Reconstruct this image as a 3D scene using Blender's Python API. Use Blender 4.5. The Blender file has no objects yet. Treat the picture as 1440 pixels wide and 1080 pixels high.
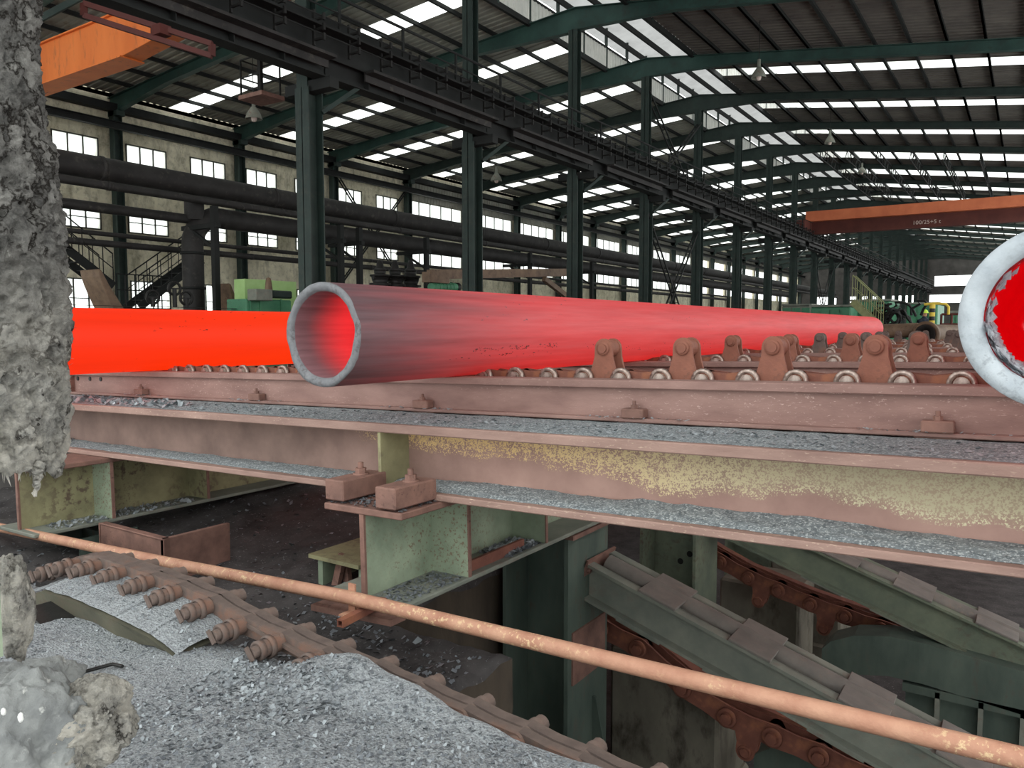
import bpy, bmesh, math, random
from mathutils import Vector, Matrix, Euler, noise

# ------------------------------------------------------------------ camera, light, exposure
scene = bpy.context.scene
col = scene.collection
R = math.radians
F_PX = 1091.0                      # focal length for a 1440 px wide frame
YAW, PITCH = R(33.72), math.atan(80.0 / F_PX)
cam_d = bpy.data.cameras.new('camera')
cam_d.sensor_width = 36.0
cam_d.lens = F_PX / 1440.0 * 36.0
cam_d.clip_start, cam_d.clip_end = 0.05, 600
cam = bpy.data.objects.new('camera', cam_d)
cam.location = (0, 0, 0)           # eye level is z = 0, the hall runs along +Y
cam.rotation_euler = (math.pi / 2 - PITCH, 0, YAW)
col.objects.link(cam)
scene.camera = cam

world = bpy.data.worlds.new('overcast_sky')
scene.world = world
world.use_nodes = True
bg = world.node_tree.nodes['Background']
bg.inputs['Color'].default_value = (0.95, 0.98, 0.975, 1)
bg.inputs['Strength'].default_value = 2.6

scene.view_settings.view_transform = 'Standard'
scene.view_settings.look = 'None'
scene.view_settings.gamma = 1.0
scene.view_settings.use_curve_mapping = False
scene.view_settings.exposure = 0.0
scene.cycles.max_bounces = 8
scene.cycles.diffuse_bounces = 6
scene.cycles.transparent_max_bounces = 8

RND = random.Random(7)
TILT_A = 0.0218                    # the whole cooling bed falls gently to the left
TILT = Euler((0, -TILT_A, 0)).to_matrix().to_4x4()
I4 = Matrix.Identity(4)

_f = Vector((-math.sin(YAW), math.cos(YAW), 0)); _r = Vector((math.cos(YAW), math.sin(YAW), 0)); _z = Vector((0, 0, 1))
_axis = _f * math.cos(PITCH) - _z * math.sin(PITCH); _up = _f * math.sin(PITCH) + _z * math.cos(PITCH)
def at(px, py, X=None, Y=None, Z=None, D=None):
    d = _axis * F_PX + _r * (px - 720) - _up * (py - 540)
    if X is not None: return d * (X / d.x)
    if Y is not None: return d * (Y / d.y)
    if Z is not None: return d * (Z / d.z)
    return d * (D / d.dot(_f))
def xat(px, Y): return at(px, 500, Y=Y).x

# ------------------------------------------------------------------ materials
def lin(c):
    c = c / 255.0
    return c / 12.92 if c <= 0.04045 else ((c + 0.055) / 1.055) ** 2.4
def C(r, g, b): return (lin(r), lin(g), lin(b), 1)

class NT:
    def __init__(s, name):
        s.m = bpy.data.materials.new(name); s.m.use_nodes = True
        s.t = s.m.node_tree; s.n = s.t.nodes; s.b = s.n['Principled BSDF']
    def new(s, k, **kw):
        n = s.n.new(k)
        for a, v in kw.items(): setattr(n, a, v)
        return n
    def link(s, a, b): s.t.links.new(a, b)
    def coord(s, sc=(1, 1, 1), gen='Object'):
        tc = s.new('ShaderNodeTexCoord'); mp = s.new('ShaderNodeMapping')
        mp.inputs['Scale'].default_value = sc
        s.link(tc.outputs[gen], mp.inputs['Vector']); return mp.outputs[0]
    def noise(s, vec, scale, detail=4, rough=.55):
        n = s.new('ShaderNodeTexNoise'); n.inputs['Scale'].default_value = scale
        n.inputs['Detail'].default_value = detail; n.inputs['Roughness'].default_value = rough
        s.link(vec, n.inputs['Vector']); return n.outputs['Fac']
    def ramp(s, fac, lo, hi, a=(0, 0, 0, 1), b=(1, 1, 1, 1)):
        n = s.new('ShaderNodeValToRGB'); e = n.color_ramp.elements
        e[0].position = lo; e[1].position = hi; e[0].color = a; e[1].color = b
        s.link(fac, n.inputs[0]); return n.outputs[0]
    def mix(s, fac, a, b):
        n = s.new('ShaderNodeMix', data_type='RGBA')
        for sock, v in ((n.inputs[0], fac), (n.inputs[6], a), (n.inputs[7], b)):
            if isinstance(v, (tuple, float, int)): sock.default_value = v
            else: s.link(v, sock)
        return n.outputs[2]
    def math(s, op, a, b=0.0):
        n = s.new('ShaderNodeMath', operation=op)
        for sock, v in ((n.inputs[0], a), (n.inputs[1], b)):
            if isinstance(v, (float, int)): sock.default_value = v
            else: s.link(v, sock)
        return n.outputs[0]
    def bump(s, h, strength=.4, dist=.01):
        n = s.new('ShaderNodeBump'); n.inputs['Strength'].default_value = strength; n.inputs['Distance'].default_value = dist
        s.link(h, n.inputs['Height']); s.link(n.outputs[0], s.b.inputs['Normal'])
    def base(s, c): s.link(c, s.b.inputs['Base Color'])

def worn(name, c1, c2, scale=4.0, lo=.4, hi=.65, c3=None, sc3=30.0, lo3=.55, hi3=.62, rough=.75, metal=0.0, bump=.3, bscale=60.0,
         stretch=(1, 1, 1), mask=True, spec=.3):
    k = NT(name); v = k.coord(stretch)
    c = k.ramp(k.noise(v, scale, 6, .6), lo, hi, C(*c1), C(*c2))
    if c3:
        f = k.ramp(k.noise(v, sc3, 5, .65), lo3, hi3)
        if mask: f = k.math('MULTIPLY', f, k.ramp(k.noise(v, scale * .35, 3), .42, .6))
        c = k.mix(f, c, C(*c3))
    k.base(c); k.b.inputs['Roughness'].default_value = rough; k.b.inputs['Metallic'].default_value = metal
    k.b.inputs['Specular IOR Level'].default_value = spec
    if bump: k.bump(k.noise(v, bscale, 5, .6), bump, .006)
    return k.m

M = {}
M['rail'] = worn('rust_rail', (122, 94, 87), (150, 120, 111), 5, .3, .7, (184, 158, 148), 70, .6, .68, .62, 0, .25, 90, (.5, 1, 1.6))
M['rust'] = worn('brown_rust', (106, 80, 72), (140, 106, 94), 7, .3, .7, (88, 66, 60), 40, .55, .7, .75, 0, .3, 80)
M['chain_red'] = worn('red_brown_rust', (104, 64, 55), (136, 88, 72), 6, .3, .7, (160, 104, 74), 9, .5, .75, .7, 0, .3, 90)
M['chain_dust'] = worn('dusty_brown_rust', (88, 77, 72), (118, 103, 95), 9, .3, .7, (124, 94, 80), 7, .5, .65, .8, 0, .35, 110)
M['ring'] = worn('bright_worn_steel', (124, 102, 92), (196, 182, 172), 26, .35, .7, rough=.35, metal=.6, bump=.1)
M['green_old'] = worn('old_green_paint', (122, 136, 116), (156, 168, 144), 4, .3, .7, (122, 106, 88), 48, .55, .62, .6, 0, .25, 70)
M['green_yellow'] = worn('yellowed_green_paint', (122, 118, 90), (154, 150, 114), 5, .3, .7, (100, 86, 72), 16, .5, .6, .65, 0, .3, 60)
M['green_dark'] = worn('dark_green_dusty_paint', (62, 74, 68), (92, 104, 94), 3, .3, .7, (84, 70, 62), 12, .55, .7, .65, 0, .25, 60, (1, 1, .4))
M['grey_green'] = worn('dusty_grey_green_steel', (104, 110, 102), (136, 138, 126), 3, .3, .7, (120, 100, 90), 14, .5, .7, .7, 0, .25, 70)
M['plate'] = worn('grey_brown_wear_plate', (106, 102, 97), (128, 122, 115), 6, .3, .7, (132, 118, 106), 18, .55, .7, .55, 0, .2, 90)
M['handrail'] = worn('orange_pink_rust', (168, 120, 98), (194, 150, 124), 8, .3, .7, (214, 186, 146), 40, .54, .62, .65, 0, .5, 60)
M['hall_green'] = worn('dark_teal_steel_paint', (30, 42, 39), (44, 58, 53), 2, .3, .7, (54, 58, 52), 6, .5, .7, .6, 0, .1, 40)
M['hall_dark'] = worn('sooty_dark_steel', (20, 22, 21), (34, 36, 35), 2, .3, .7, rough=.75, bump=.1)
M['truss_teal'] = worn('teal_rafter_paint', (34, 56, 52), (52, 80, 73), 1.2, .3, .7, (44, 52, 48), 3, .5, .7, .55, 0, .1, 40)
M['duct'] = worn('sooty_pipe_jacket', (30, 29, 28), (50, 48, 47), 2, .3, .7, (80, 76, 70), 5, .55, .75, .65, 0, .15, 40)
M['sheet'] = worn('grey_roof_sheet', (132, 132, 124), (160, 158, 146), 1.2, .3, .7, (112, 100, 84), 2.5, .55, .75, .65, 0, 0)
M['sheet_light'] = worn('pale_roof_sheet', (190, 192, 186), (214, 214, 206), 1.2, .3, .7, (150, 138, 122), 2.5, .55, .75, .6, 0, 0)
M['orange'] = worn('orange_crane_paint', (206, 104, 42), (226, 124, 58), 1.2, .3, .7, (150, 86, 52), 4, .56, .7, .55, 0, .1, 30, (1, 1, .3))
M['crane_red'] = worn('dull_red_crane_paint', (78, 38, 33), (98, 52, 44), 1.2, .3, .7, rough=.65, bump=.1)
M['white_paint'] = worn('faded_white_lettering', (198, 180, 170), (220, 204, 196), 4, rough=.7, bump=0)
M['machine_green'] = worn('machine_green_paint', (58, 112, 84), (84, 142, 108), 2, .3, .7, (60, 70, 60), 8, .55, .7, .5, 0, .1)
M['lime'] = worn('light_lime_paint', (150, 186, 116), (172, 204, 138), 2, .3, .7, rough=.6, bump=.1)
M['yellow'] = worn('safety_yellow_paint', (206, 176, 62), (226, 198, 84), 6, .3, .7, rough=.55, bump=.1)
M['black'] = worn('black_oily_metal', (20, 20, 20), (40, 39, 37), 6, .3, .7, rough=.5, bump=.2)
M['brown_steel'] = worn('brown_cooled_steel', (92, 74, 60), (124, 102, 82), 4, .3, .7, (70, 56, 48), 14, .55, .7, .6, 0, .2)
M['frame_steel'] = worn('window_frame_steel', (52, 56, 52), (84, 82, 72), 4, .3, .7, rough=.7, bump=0)
M['cloth_blue'] = worn('dark_work_clothes', (44, 52, 64), (66, 72, 82), 12, rough=.9, bump=.2)
M['hivis'] = worn('yellow_green_plastic', (190, 220, 70), (206, 232, 92), 4, rough=.4, bump=0)
M['skin'] = worn('skin_tone', (176, 128, 102), (194, 146, 118), 8, rough=.6, bump=0)

def m_ground():
    k = NT('grey_mill_scale'); v = k.coord()
    a = k.ramp(k.noise(v, 1.3, 5, .6), .35, .65, C(122, 125, 128), C(162, 166, 167))
    b = k.ramp(k.noise(v, 55, 5, .7), .35, .68, C(104, 107, 112), C(182, 188, 190))
    c = k.mix(.55, a, b)
    vo = k.new('ShaderNodeTexVoronoi'); vo.inputs['Scale'].default_value = 95; k.link(v, vo.inputs['Vector'])
    c = k.mix(k.ramp(vo.outputs['Distance'], .02, .14, (1, 1, 1, 1), (0, 0, 0, 1)), c, C(188, 194, 196))
    k.base(c); k.b.inputs['Roughness'].default_value = .6
    h = k.math('ADD', k.noise(v, 90, 5, .7), vo.outputs['Distance'])
    k.bump(h, .8, .012); return k.m
M['scale'] = m_ground()
M['dust_scale'] = worn('blue_grey_scale_dust', (88, 96, 100), (140, 148, 150), 22, .3, .7, (184, 190, 190), 80, .52, .6, .75, 0, .8, 70, mask=False)
M['flake'] = worn('light_scale_flake', (134, 139, 143), (172, 179, 182), 9, .3, .7, rough=.4, metal=.25, bump=.2)
M['flake_dark'] = worn('dark_scale_flake', (98, 102, 107), (130, 135, 139), 9, .3, .7, rough=.45, metal=.25, bump=.2)
M['dirt'] = worn('dark_oily_dirt', (48, 46, 46), (80, 77, 76), 4, .3, .7, (116, 116, 114), 40, .6, .68, .85, 0, .9, 26, mask=False)
M['concrete'] = worn('stained_concrete', (92, 88, 78), (126, 121, 108), 2.2, .3, .7, (62, 56, 48), 5, .5, .68, .9, 0, .5, 30, (1, 1, .5))
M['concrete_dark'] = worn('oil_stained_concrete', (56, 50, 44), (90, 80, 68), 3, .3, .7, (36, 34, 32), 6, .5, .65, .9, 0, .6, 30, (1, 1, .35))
M['floor'] = worn('sooty_hall_floor', (62, 60, 58), (92, 89, 86), .8, .3, .7, rough=.85, bump=.2)

def m_wool():
    k = NT('grey_mineral_wool'); v = k.coord((1, 1, .8)); v2 = k.coord((1, 1, 1))
    n1 = k.noise(v, 22, 8, .75); n2 = k.noise(v2, 95, 6, .75)
    c = k.ramp(n1, .36, .62, C(122, 120, 115), C(250, 246, 236))
    c = k.mix(k.ramp(n2, .35, .7), k.mix(.4, c, C(90, 88, 84)), c)
    tc = k.new('ShaderNodeTexCoord'); sp = k.new('ShaderNodeSeparateXYZ'); k.link(tc.outputs['Object'], sp.inputs[0])
    mr = k.new('ShaderNodeMapRange'); mr.inputs[1].default_value = .1; mr.inputs[2].default_value = .75
    k.link(sp.outputs['Z'], mr.inputs[0])
    c = k.mix(k.math('MULTIPLY', k.ramp(k.math('ADD', mr.outputs[0], k.math('MULTIPLY', k.noise(v, 5, 3), .4)), .3, .75), .5), c, C(92, 92, 92))
    ab = k.new('ShaderNodeMath', operation='ABSOLUTE'); k.link(k.math('SUBTRACT', k.noise(v, 11, 5, .6), .5), ab.inputs[0])
    fis = k.ramp(ab.outputs[0], .004, .035, (0, 0, 0, 1), (1, 1, 1, 1)); fis = k.math('MAXIMUM', fis, k.ramp(k.noise(v2, 6, 3), .5, .62))
    c = k.mix(fis, C(62, 58, 54), c)
    lo_ = k.new('ShaderNodeMapRange'); lo_.inputs[1].default_value = .5; lo_.inputs[2].default_value = .05; k.link(sp.outputs['Z'], lo_.inputs[0])
    c = k.mix(k.math('MULTIPLY', k.math('MULTIPLY', lo_.outputs[0], k.ramp(k.noise(v2, 8, 5, .7), .40, .6)), .9), c, C(246, 240, 226))
    k.base(c); k.b.inputs['Roughness'].default_value = .95; k.b.inputs['Specular IOR Level'].default_value = .1
    k.bump(k.math('ADD', k.math('MULTIPLY', fis, .5), n1) if False else k.math('ADD', n1, k.math('MULTIPLY', n2, .6)), 1.0, .05); return k.m
M['wool'] = m_wool()
M['wool_dust'] = worn('dust_covered_wool', (104, 106, 106), (146, 148, 145), 9, .3, .7, (196, 196, 190), 30, .6, .68, .95, 0, 1.0, 60)

def m_girder():
    k = NT('rusty_girder_with_peeling_paint'); v = k.coord()
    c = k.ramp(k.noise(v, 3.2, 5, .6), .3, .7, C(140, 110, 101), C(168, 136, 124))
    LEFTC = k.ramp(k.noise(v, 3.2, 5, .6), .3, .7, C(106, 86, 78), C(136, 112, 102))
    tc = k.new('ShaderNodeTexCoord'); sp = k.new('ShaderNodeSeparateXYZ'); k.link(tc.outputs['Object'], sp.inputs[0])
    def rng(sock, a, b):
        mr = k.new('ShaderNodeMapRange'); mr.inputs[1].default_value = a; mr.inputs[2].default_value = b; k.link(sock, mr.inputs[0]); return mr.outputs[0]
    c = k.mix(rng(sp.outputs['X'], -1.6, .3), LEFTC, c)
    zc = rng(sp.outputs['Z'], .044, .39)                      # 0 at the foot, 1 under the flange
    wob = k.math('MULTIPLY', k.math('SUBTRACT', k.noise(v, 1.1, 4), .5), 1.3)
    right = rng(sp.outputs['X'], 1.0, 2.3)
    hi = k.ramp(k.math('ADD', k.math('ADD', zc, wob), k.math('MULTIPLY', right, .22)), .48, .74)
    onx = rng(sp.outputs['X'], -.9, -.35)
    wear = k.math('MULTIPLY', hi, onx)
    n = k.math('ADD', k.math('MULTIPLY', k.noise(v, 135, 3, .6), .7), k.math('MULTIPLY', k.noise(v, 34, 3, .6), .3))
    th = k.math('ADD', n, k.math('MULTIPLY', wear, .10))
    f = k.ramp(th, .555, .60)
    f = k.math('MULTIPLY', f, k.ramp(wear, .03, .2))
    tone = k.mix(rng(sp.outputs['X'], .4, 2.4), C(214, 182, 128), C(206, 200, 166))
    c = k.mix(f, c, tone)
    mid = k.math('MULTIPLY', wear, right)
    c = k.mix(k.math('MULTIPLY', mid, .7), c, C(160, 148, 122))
    k.base(c); k.b.inputs['Roughness'].default_value = .68; k.b.inputs['Specular IOR Level'].default_value = .3
    k.bump(k.math('ADD', f, k.noise(v, 90, 4)), .3, .004); return k.m
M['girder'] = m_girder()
M['flange'] = worn('rusty_girder_flange', (132, 106, 97), (164, 136, 124), 4, .3, .7, (192, 170, 150), 60, .58, .66, .65, 0, .3, 90, (.5, 1, 1.6))

def m_wall():
    k = NT('dirty_plaster'); v = k.coord((1, 1, .35)); v2 = k.coord()
    c = k.ramp(k.noise(v2, .7, 6, .65), .3, .7, C(178, 172, 146), C(236, 229, 204))
    c = k.mix(k.math('MULTIPLY', k.ramp(k.noise(v, 2.5, 5, .7), .5, .75), .7), c, C(84, 78, 62))
    c = k.mix(k.math('MULTIPLY', k.ramp(k.noise(v2, 5, 4, .7), .52, .7), .5), c, C(104, 98, 80))
    k.base(c); k.b.inputs['Roughness'].default_value = .9; k.bump(k.noise(v2, 3, 6, .7), .5, .05); return k.m
M['plaster'] = m_wall()

def m_pane(name, tint, tr=.55):
    k = NT(name); out = k.n['Material Output']
    a = k.new('ShaderNodeBsdfTranslucent'); b = k.new('ShaderNodeBsdfTransparent'); mx = k.new('ShaderNodeMixShader')
    v = k.coord(); c = k.ramp(k.noise(v, 1.5, 4), .3, .6, tuple(.8 * t for t in tint[:3]) + (1,), tint)
    k.link(c, a.inputs[0]); b.inputs[0].default_value = tint
    mx.inputs[0].default_value = 1 - tr
    k.link(b.outputs[0], mx.inputs[1]); k.link(a.outputs[0], mx.inputs[2]); k.link(mx.outputs[0], out.inputs['Surface']); return k.m
M['pane'] = m_pane('dusty_window_glass', (.95, .97, .95, 1), .6)
M['skylight'] = m_pane('translucent_roof_panel', (.95, .97, .93, 1), .35)
M['vent_sheet'] = m_pane('weathered_translucent_vent_roof', (.24, .24, .235, 1), .05)

def m_hot(name, cold, hot, y0, y1, strength, sc=(200, 90, 90), basec=(104, 92, 92), streak=.2, marks=True, wob=.9):
    """hot steel: its glow comes from its own temperature, lower near the cut end"""
    k = NT(name); v = k.coord((7, .35, 7)); v2 = k.coord((5, 3.0, 9))
    tc = k.new('ShaderNodeTexCoord'); sp = k.new('ShaderNodeSeparateXYZ'); k.link(tc.outputs['Object'], sp.inputs[0])
    mr = k.new('ShaderNodeMapRange'); mr.inputs[1].default_value = y0; mr.inputs[2].default_value = y1; mr.interpolation_type = 'SMOOTHSTEP'
    n = k.noise(v, 1.6, 5, .6)
    yy = k.math('ADD', sp.outputs['Y'], k.math('MULTIPLY', k.math('SUBTRACT', n, .5), wob))
    k.link(yy, mr.inputs[0])
    e = k.mix(mr.outputs[0], cold, hot)
    dark = k.ramp(n, .25, .6, (1 - streak, 1 - streak, 1 - streak, 1), (1, 1, 1, 1))
    mul = k.new('ShaderNodeMix', data_type='RGBA', blend_type='MULTIPLY'); mul.inputs[0].default_value = 1
    k.link(e, mul.inputs[6]); k.link(dark, mul.inputs[7]); e = mul.outputs[2]
    if marks:
        f = k.math('MULTIPLY', k.ramp(k.noise(v2, 3.2, 5, .7), .66, .69), k.ramp(k.noise(k.coord((1.5, .5, 3)), 1.0, 2), .52, .6))
        e = k.mix(f, e, (0.03, .005, .005, 1))
    k.link(e, k.b.inputs['Emission Color']); k.b.inputs['Emission Strength'].default_value = strength
    k.base(k.ramp(k.noise(v, 4, 4), .3, .7, C(*[int(q * .8) for q in basec]), C(*basec)))
    k.b.inputs['Specular IOR Level'].default_value = .2; k.b.inputs['Roughness'].default_value = .6; k.bump(k.noise(v, 6, 4), .15, .004); return k.m
M['hot_main'] = m_hot('cooling_red_hot_steel', (.0, .0, .0, 1), (.60, .018, .016, 1), -.35, 2.4, 1.0, basec=(98, 82, 85))
M['hot_left'] = m_hot('bright_orange_hot_steel', (.95, .028, .002, 1), (1.0, .04, .002, 1), 0, 6, 1.05, basec=(30, 18, 12), streak=.10)
M['hot_right'] = m_hot('red_hot_steel', (.42, .012, .012, 1), (.7, .02, .02, 1), 0, 4, 1.0, basec=(120, 104, 106))
M['bore_main'] = m_hot('red_hot_bore', (.0, .0, .0, 1), (.72, .012, .014, 1), .10, .46, 1.0, basec=(136, 108, 112), marks=False, wob=.12, streak=.12)
M['bore_right'] = m_hot('deep_red_bore', (.10, .004, .006, 1), (.56, .0003, .002, 1), -.05, .4, 1.0, basec=(70, 30, 32), marks=False, streak=.15)
M['rim'] = worn('grey_scaled_cut_end', (98, 100, 103), (126, 127, 129), 14, .3, .7, (84, 80, 80), 30, .5, .65, .7, 0, .5, 50)
M['rim_pale'] = worn('pale_grey_scaled_cut_end', (152, 160, 166), (184, 191, 195), 10, .3, .7, (140, 146, 150), 40, .5, .65, .65, 0, .5, 45)
M['flaky'] = worn('flaking_grey_scale', (172, 177, 184), (222, 227, 230), 16, .35, .65, (132, 116, 124), 26, .52, .62, .7, 0, .9, 40)

# ------------------------------------------------------------------ mesh helpers
class B:
    """collects shapes for ONE mesh object"""
    def __init__(s): s.v = []; s.f = []; s.mi = []; s.cur = 0; s.sm = []; s.smooth = False
    def add(s, vs, fs, smooth=None):
        o = len(s.v); s.v += [tuple(v) for v in vs]
        s.f += [tuple(i + o for i in f) for f in fs]; s.mi += [s.cur] * len(fs)
        s.sm += [s.smooth if smooth is None else smooth] * len(fs); return s
    def box(s, c, d, m=None):
        x, y, z = d[0] / 2, d[1] / 2, d[2] / 2
        vs = [Vector((i * x, j * y, k * z)) for i in (-1, 1) for j in (-1, 1) for k in (-1, 1)]
        if m is not None: vs = [m @ v for v in vs]
        vs = [v + Vector(c) for v in vs]
        return s.add(vs, [(0, 1, 3, 2), (4, 6, 7, 5), (0, 4, 5, 1), (2, 3, 7, 6), (0, 2, 6, 4), (1, 5, 7, 3)], False)
    def mm(s, a, b):
        a, b = Vector(a), Vector(b)
        return s.box((a + b) / 2, [abs(q) for q in (b - a)])
    def frame(s, d):
        d = Vector(d).normalized(); u = Vector((0, 0, 1)) if abs(d.z) < .95 else Vector((0, 1, 0))
        a = d.cross(u).normalized(); return d, a, a.cross(d).normalized()
    def bar(s, p, q, w, h):
        p, q = Vector(p), Vector(q); d, a, u = s.frame(q - p)
        vs = [e + a * (i * w / 2) + u * (j * h / 2) for e in (p, q) for i, j in ((-1, -1), (1, -1), (1, 1), (-1, 1))]
        return s.add(vs, [(3, 2, 1, 0), (4, 5, 6, 7), (0, 1, 5, 4), (1, 2, 6, 5), (2, 3, 7, 6), (3, 0, 4, 7)], False)
    def tube(s, p, q, r, n=12, r2=None, cap=True):
        p, q = Vector(p), Vector(q); d, a, u = s.frame(q - p); r2 = r if r2 is None else r2
        vs = [e + a * (rr * math.cos(t)) + u * (rr * math.sin(t)) for e, rr in ((p, r), (q, r2)) for t in [2 * math.pi * k / n for k in range(n)]]
        s.add(vs, [(k, (k + 1) % n, n + (k + 1) % n, n + k) for k in range(n)], True)
        if cap: s.add(vs, [tuple(range(n - 1, -1, -1)), tuple(range(n, 2 * n))], False)
        return s
    def path(s, pts, r, n=12):
        pts = [Vector(p) for p in pts]; rings = []; prev = None
        for i, p in enumerate(pts):
            d = (pts[min(i + 1, len(pts) - 1)] - pts[max(i - 1, 0)]).normalized()
            if prev is None: _, a, u = s.frame(d)
            else:
                a = (prev - d * prev.dot(d)).normalized(); u = a.cross(d).normalized()
            prev = a
            rings.append([p + a * (r * math.cos(2 * math.pi * k / n)) + u * (r * math.sin(2 * math.pi * k / n)) for k in range(n)])
        vs = [v for ring in rings for v in ring]
        fs = [(i * n + k, i * n + (k + 1) % n, (i + 1) * n + (k + 1) % n, (i + 1) * n + k) for i in range(len(pts) - 1) for k in range(n)]
        s.add(vs, fs, True)
        return s.add(vs, [tuple(range(n - 1, -1, -1)), tuple(range(len(vs) - n, len(vs)))], False)
    def lathe(s, o, d, prof, n=24, close=False):
        o = Vector(o); d, a, u = s.frame(d); vs = []
        for h, r in prof:
            vs += [o + d * h + a * (r * math.cos(2 * math.pi * k / n)) + u * (r * math.sin(2 * math.pi * k / n)) for k in range(n)]
        m = len(prof); rg = range(m if close else m - 1)
        return s.add(vs, [(i * n + k, i * n + (k + 1) % n, ((i + 1) % m) * n + (k + 1) % n, ((i + 1) % m) * n + k) for i in rg for k in range(n)], True)
    def prism(s, poly, o, ax, ay, ez):
        o, ax, ay, ez = Vector(o), Vector(ax), Vector(ay), Vector(ez); n = len(poly)
        vs = [o + ax * x + ay * y for x, y in poly] + [o + ax * x + ay * y + ez for x, y in poly]
        return s.add(vs, [tuple(range(n - 1, -1, -1)), tuple(range(n, 2 * n))] + [(k, (k + 1) % n, n + (k + 1) % n, n + k) for k in range(n)], False)
    def loft(s, pts, prof):
        """sweep an open/closed list of (side, up) offsets along straight pts"""
        return s

def mesh_from(b, mats, fix=True):
    me = bpy.data.meshes.new('mesh'); me.from_pydata([tuple(v) for v in b.v], [], b.f)
    for m in (mats if isinstance(mats, (list, tuple)) else [mats]): me.materials.append(M[m] if isinstance(m, str) else m)
    me.polygons.foreach_set('material_index', b.mi); me.polygons.foreach_set('use_smooth', b.sm)
    if fix:
        bm = bmesh.new(); bm.from_mesh(me); bmesh.ops.recalc_face_normals(bm, faces=bm.faces); bm.to_mesh(me); bm.free()
    me.update(); return me

MW = {}
def mw(o): return MW.get(o.name, I4)
def thing(name, label=None, cat=None, loc=(0, 0, 0), rot=(0, 0, 0), group=None, kind=None):
    o = bpy.data.objects.new(name, None); col.objects.link(o); o.empty_display_size = .1
    o.location = loc; o.rotation_euler = rot
    MW[o.name] = Matrix.Translation(Vector(loc)) @ Euler(rot).to_matrix().to_4x4()
    return tag(o, label, cat, group, kind)
def tag(o, label=None, cat=None, group=None, kind=None):
    if label: o['label'] = label
    if cat: o['category'] = cat
    if group: o['group'] = group
    if kind: o['kind'] = kind
    return o
def part(name, b, mats, parent=None, frame=None, kind=None, label=None, bevel=0, fix=True):
    """geometry in world (or bed-frame) coordinates -> one object below parent"""
    fr = frame if frame is not None else I4
    if parent is not None:
        inv = mw(parent).inverted() @ fr
        b.v = [tuple(inv @ Vector(v)) for v in b.v]
    elif frame is not None: b.v = [tuple(fr @ Vector(v)) for v in b.v]
    o = bpy.data.objects.new(name, mesh_from(b, mats, fix)); col.objects.link(o)
    if parent is not None:
        o.parent = parent; MW[o.name] = mw(parent)
    if bevel:
        md = o.modifiers.new('bevel', 'BEVEL'); md.width = bevel; md.segments = 1; md.limit_method = 'ANGLE'
    if kind: o['kind'] = kind
    if label: o['label'] = label
    return o
def inst(name, me, parent, m, label=None):
    """a piece that shares mesh data; m is its matrix in the parent's space"""
    o = bpy.data.objects.new(name, me); col.objects.link(o); o.parent = parent
    o.matrix_local = m; MW[o.name] = mw(parent) @ m
    if label: o['label'] = label
    return o
def whole(name, b, mats, label, cat, frame=None, group=None, kind=None, bevel=0, origin=None):
    """a thing that is one mesh"""
    if origin is not None:
        fr = frame if frame is not None else I4
        b.v = [tuple(fr @ Vector(v) - Vector(origin)) for v in b.v]; frame = None
    o = part(name, b, mats, None, frame, bevel=bevel)
    if origin is not None: o.location = origin; MW[o.name] = Matrix.Translation(Vector(origin))
    return tag(o, label, cat, group, kind)
def T(x, y, z): return Matrix.Translation(Vector((x, y, z)))
def ibeam_y(b, x, y0, y1, z0, z1, w, tf=.03, tw=.02):
    b.mm((x - w / 2, y0, z1 - tf), (x + w / 2, y1, z1)); b.mm((x - w / 2, y0, z0), (x + w / 2, y1, z0 + tf)); b.mm((x - tw / 2, y0, z0 + tf), (x + tw / 2, y1, z1 - tf)); return b
def fbm(p, oct=4):
    a, s, t = 0.0, 1.0, 0.0
    for _ in range(oct):
        a += noise.noise(p * s) / s; s *= 2.03
    return a
M['white_chip'] = worn('white_chip', (214, 214, 210), (230, 230, 226), 8, rough=.7, bump=.1)
M['orange_far'] = worn('dull_orange_crane_paint', (176, 92, 60), (200, 112, 74), 1.2, .3, .7, rough=.55, bump=.1)  # muted orange for the upper girder of the far crane
M['rail_olive'] = worn('olive_rail_paint', (120, 122, 84), (140, 142, 100), 6, .3, .7, rough=.6, bump=0)
M['pusher'] = worn('orange_brown_rust', (122, 78, 64), (146, 96, 78), 7, .3, .7, (104, 72, 62), 12, .55, .7, .7, 0, .3, 90)
M['sheet_shade'] = worn('shaded_roof_sheet', (92, 88, 84), (116, 111, 104), 1.2, .3, .7, (84, 76, 68), 2.5, .55, .75, .65, 0, 0)  # darker copy of the roof sheet, shade of the right slope put into its colour
M['maroon'] = worn('dark_maroon_paint', (60, 24, 20), (78, 34, 28), 1.2, .3, .7, rough=.65, bump=.1)
M['apron'] = worn('oily_olive_plate', (58, 58, 50), (100, 98, 82), 3, .3, .7, (86, 72, 62), 12, .5, .7, .65, 0, .25, 60)
M['green_mid'] = worn('grimy_green_paint', (88, 98, 86), (120, 128, 108), 3, .3, .7, (90, 78, 66), 16, .5, .66, .65, 0, .25, 60)
# ================================================================== HALL STRUCTURE
XC, XW, XR = -13.4, -31.95, 6.0      # middle column row, left wall, right edge of the roof
YN = lambda n: 12.04 + 6.0 * n
N0, N1 = -2, 20
def zs(x): return 11.05 + .081 * (x - XC) if x < XC else 11.05 - .138 * (x - XC)
VL, VR = -15.3, -11.5                # ridge vent opening

def S(name, b, m, parent=None, label=None, **kw):
    o = part(name, b, m, parent, **kw)
    if parent is None: tag(o, label, None, None, 'structure')
    return o
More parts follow.
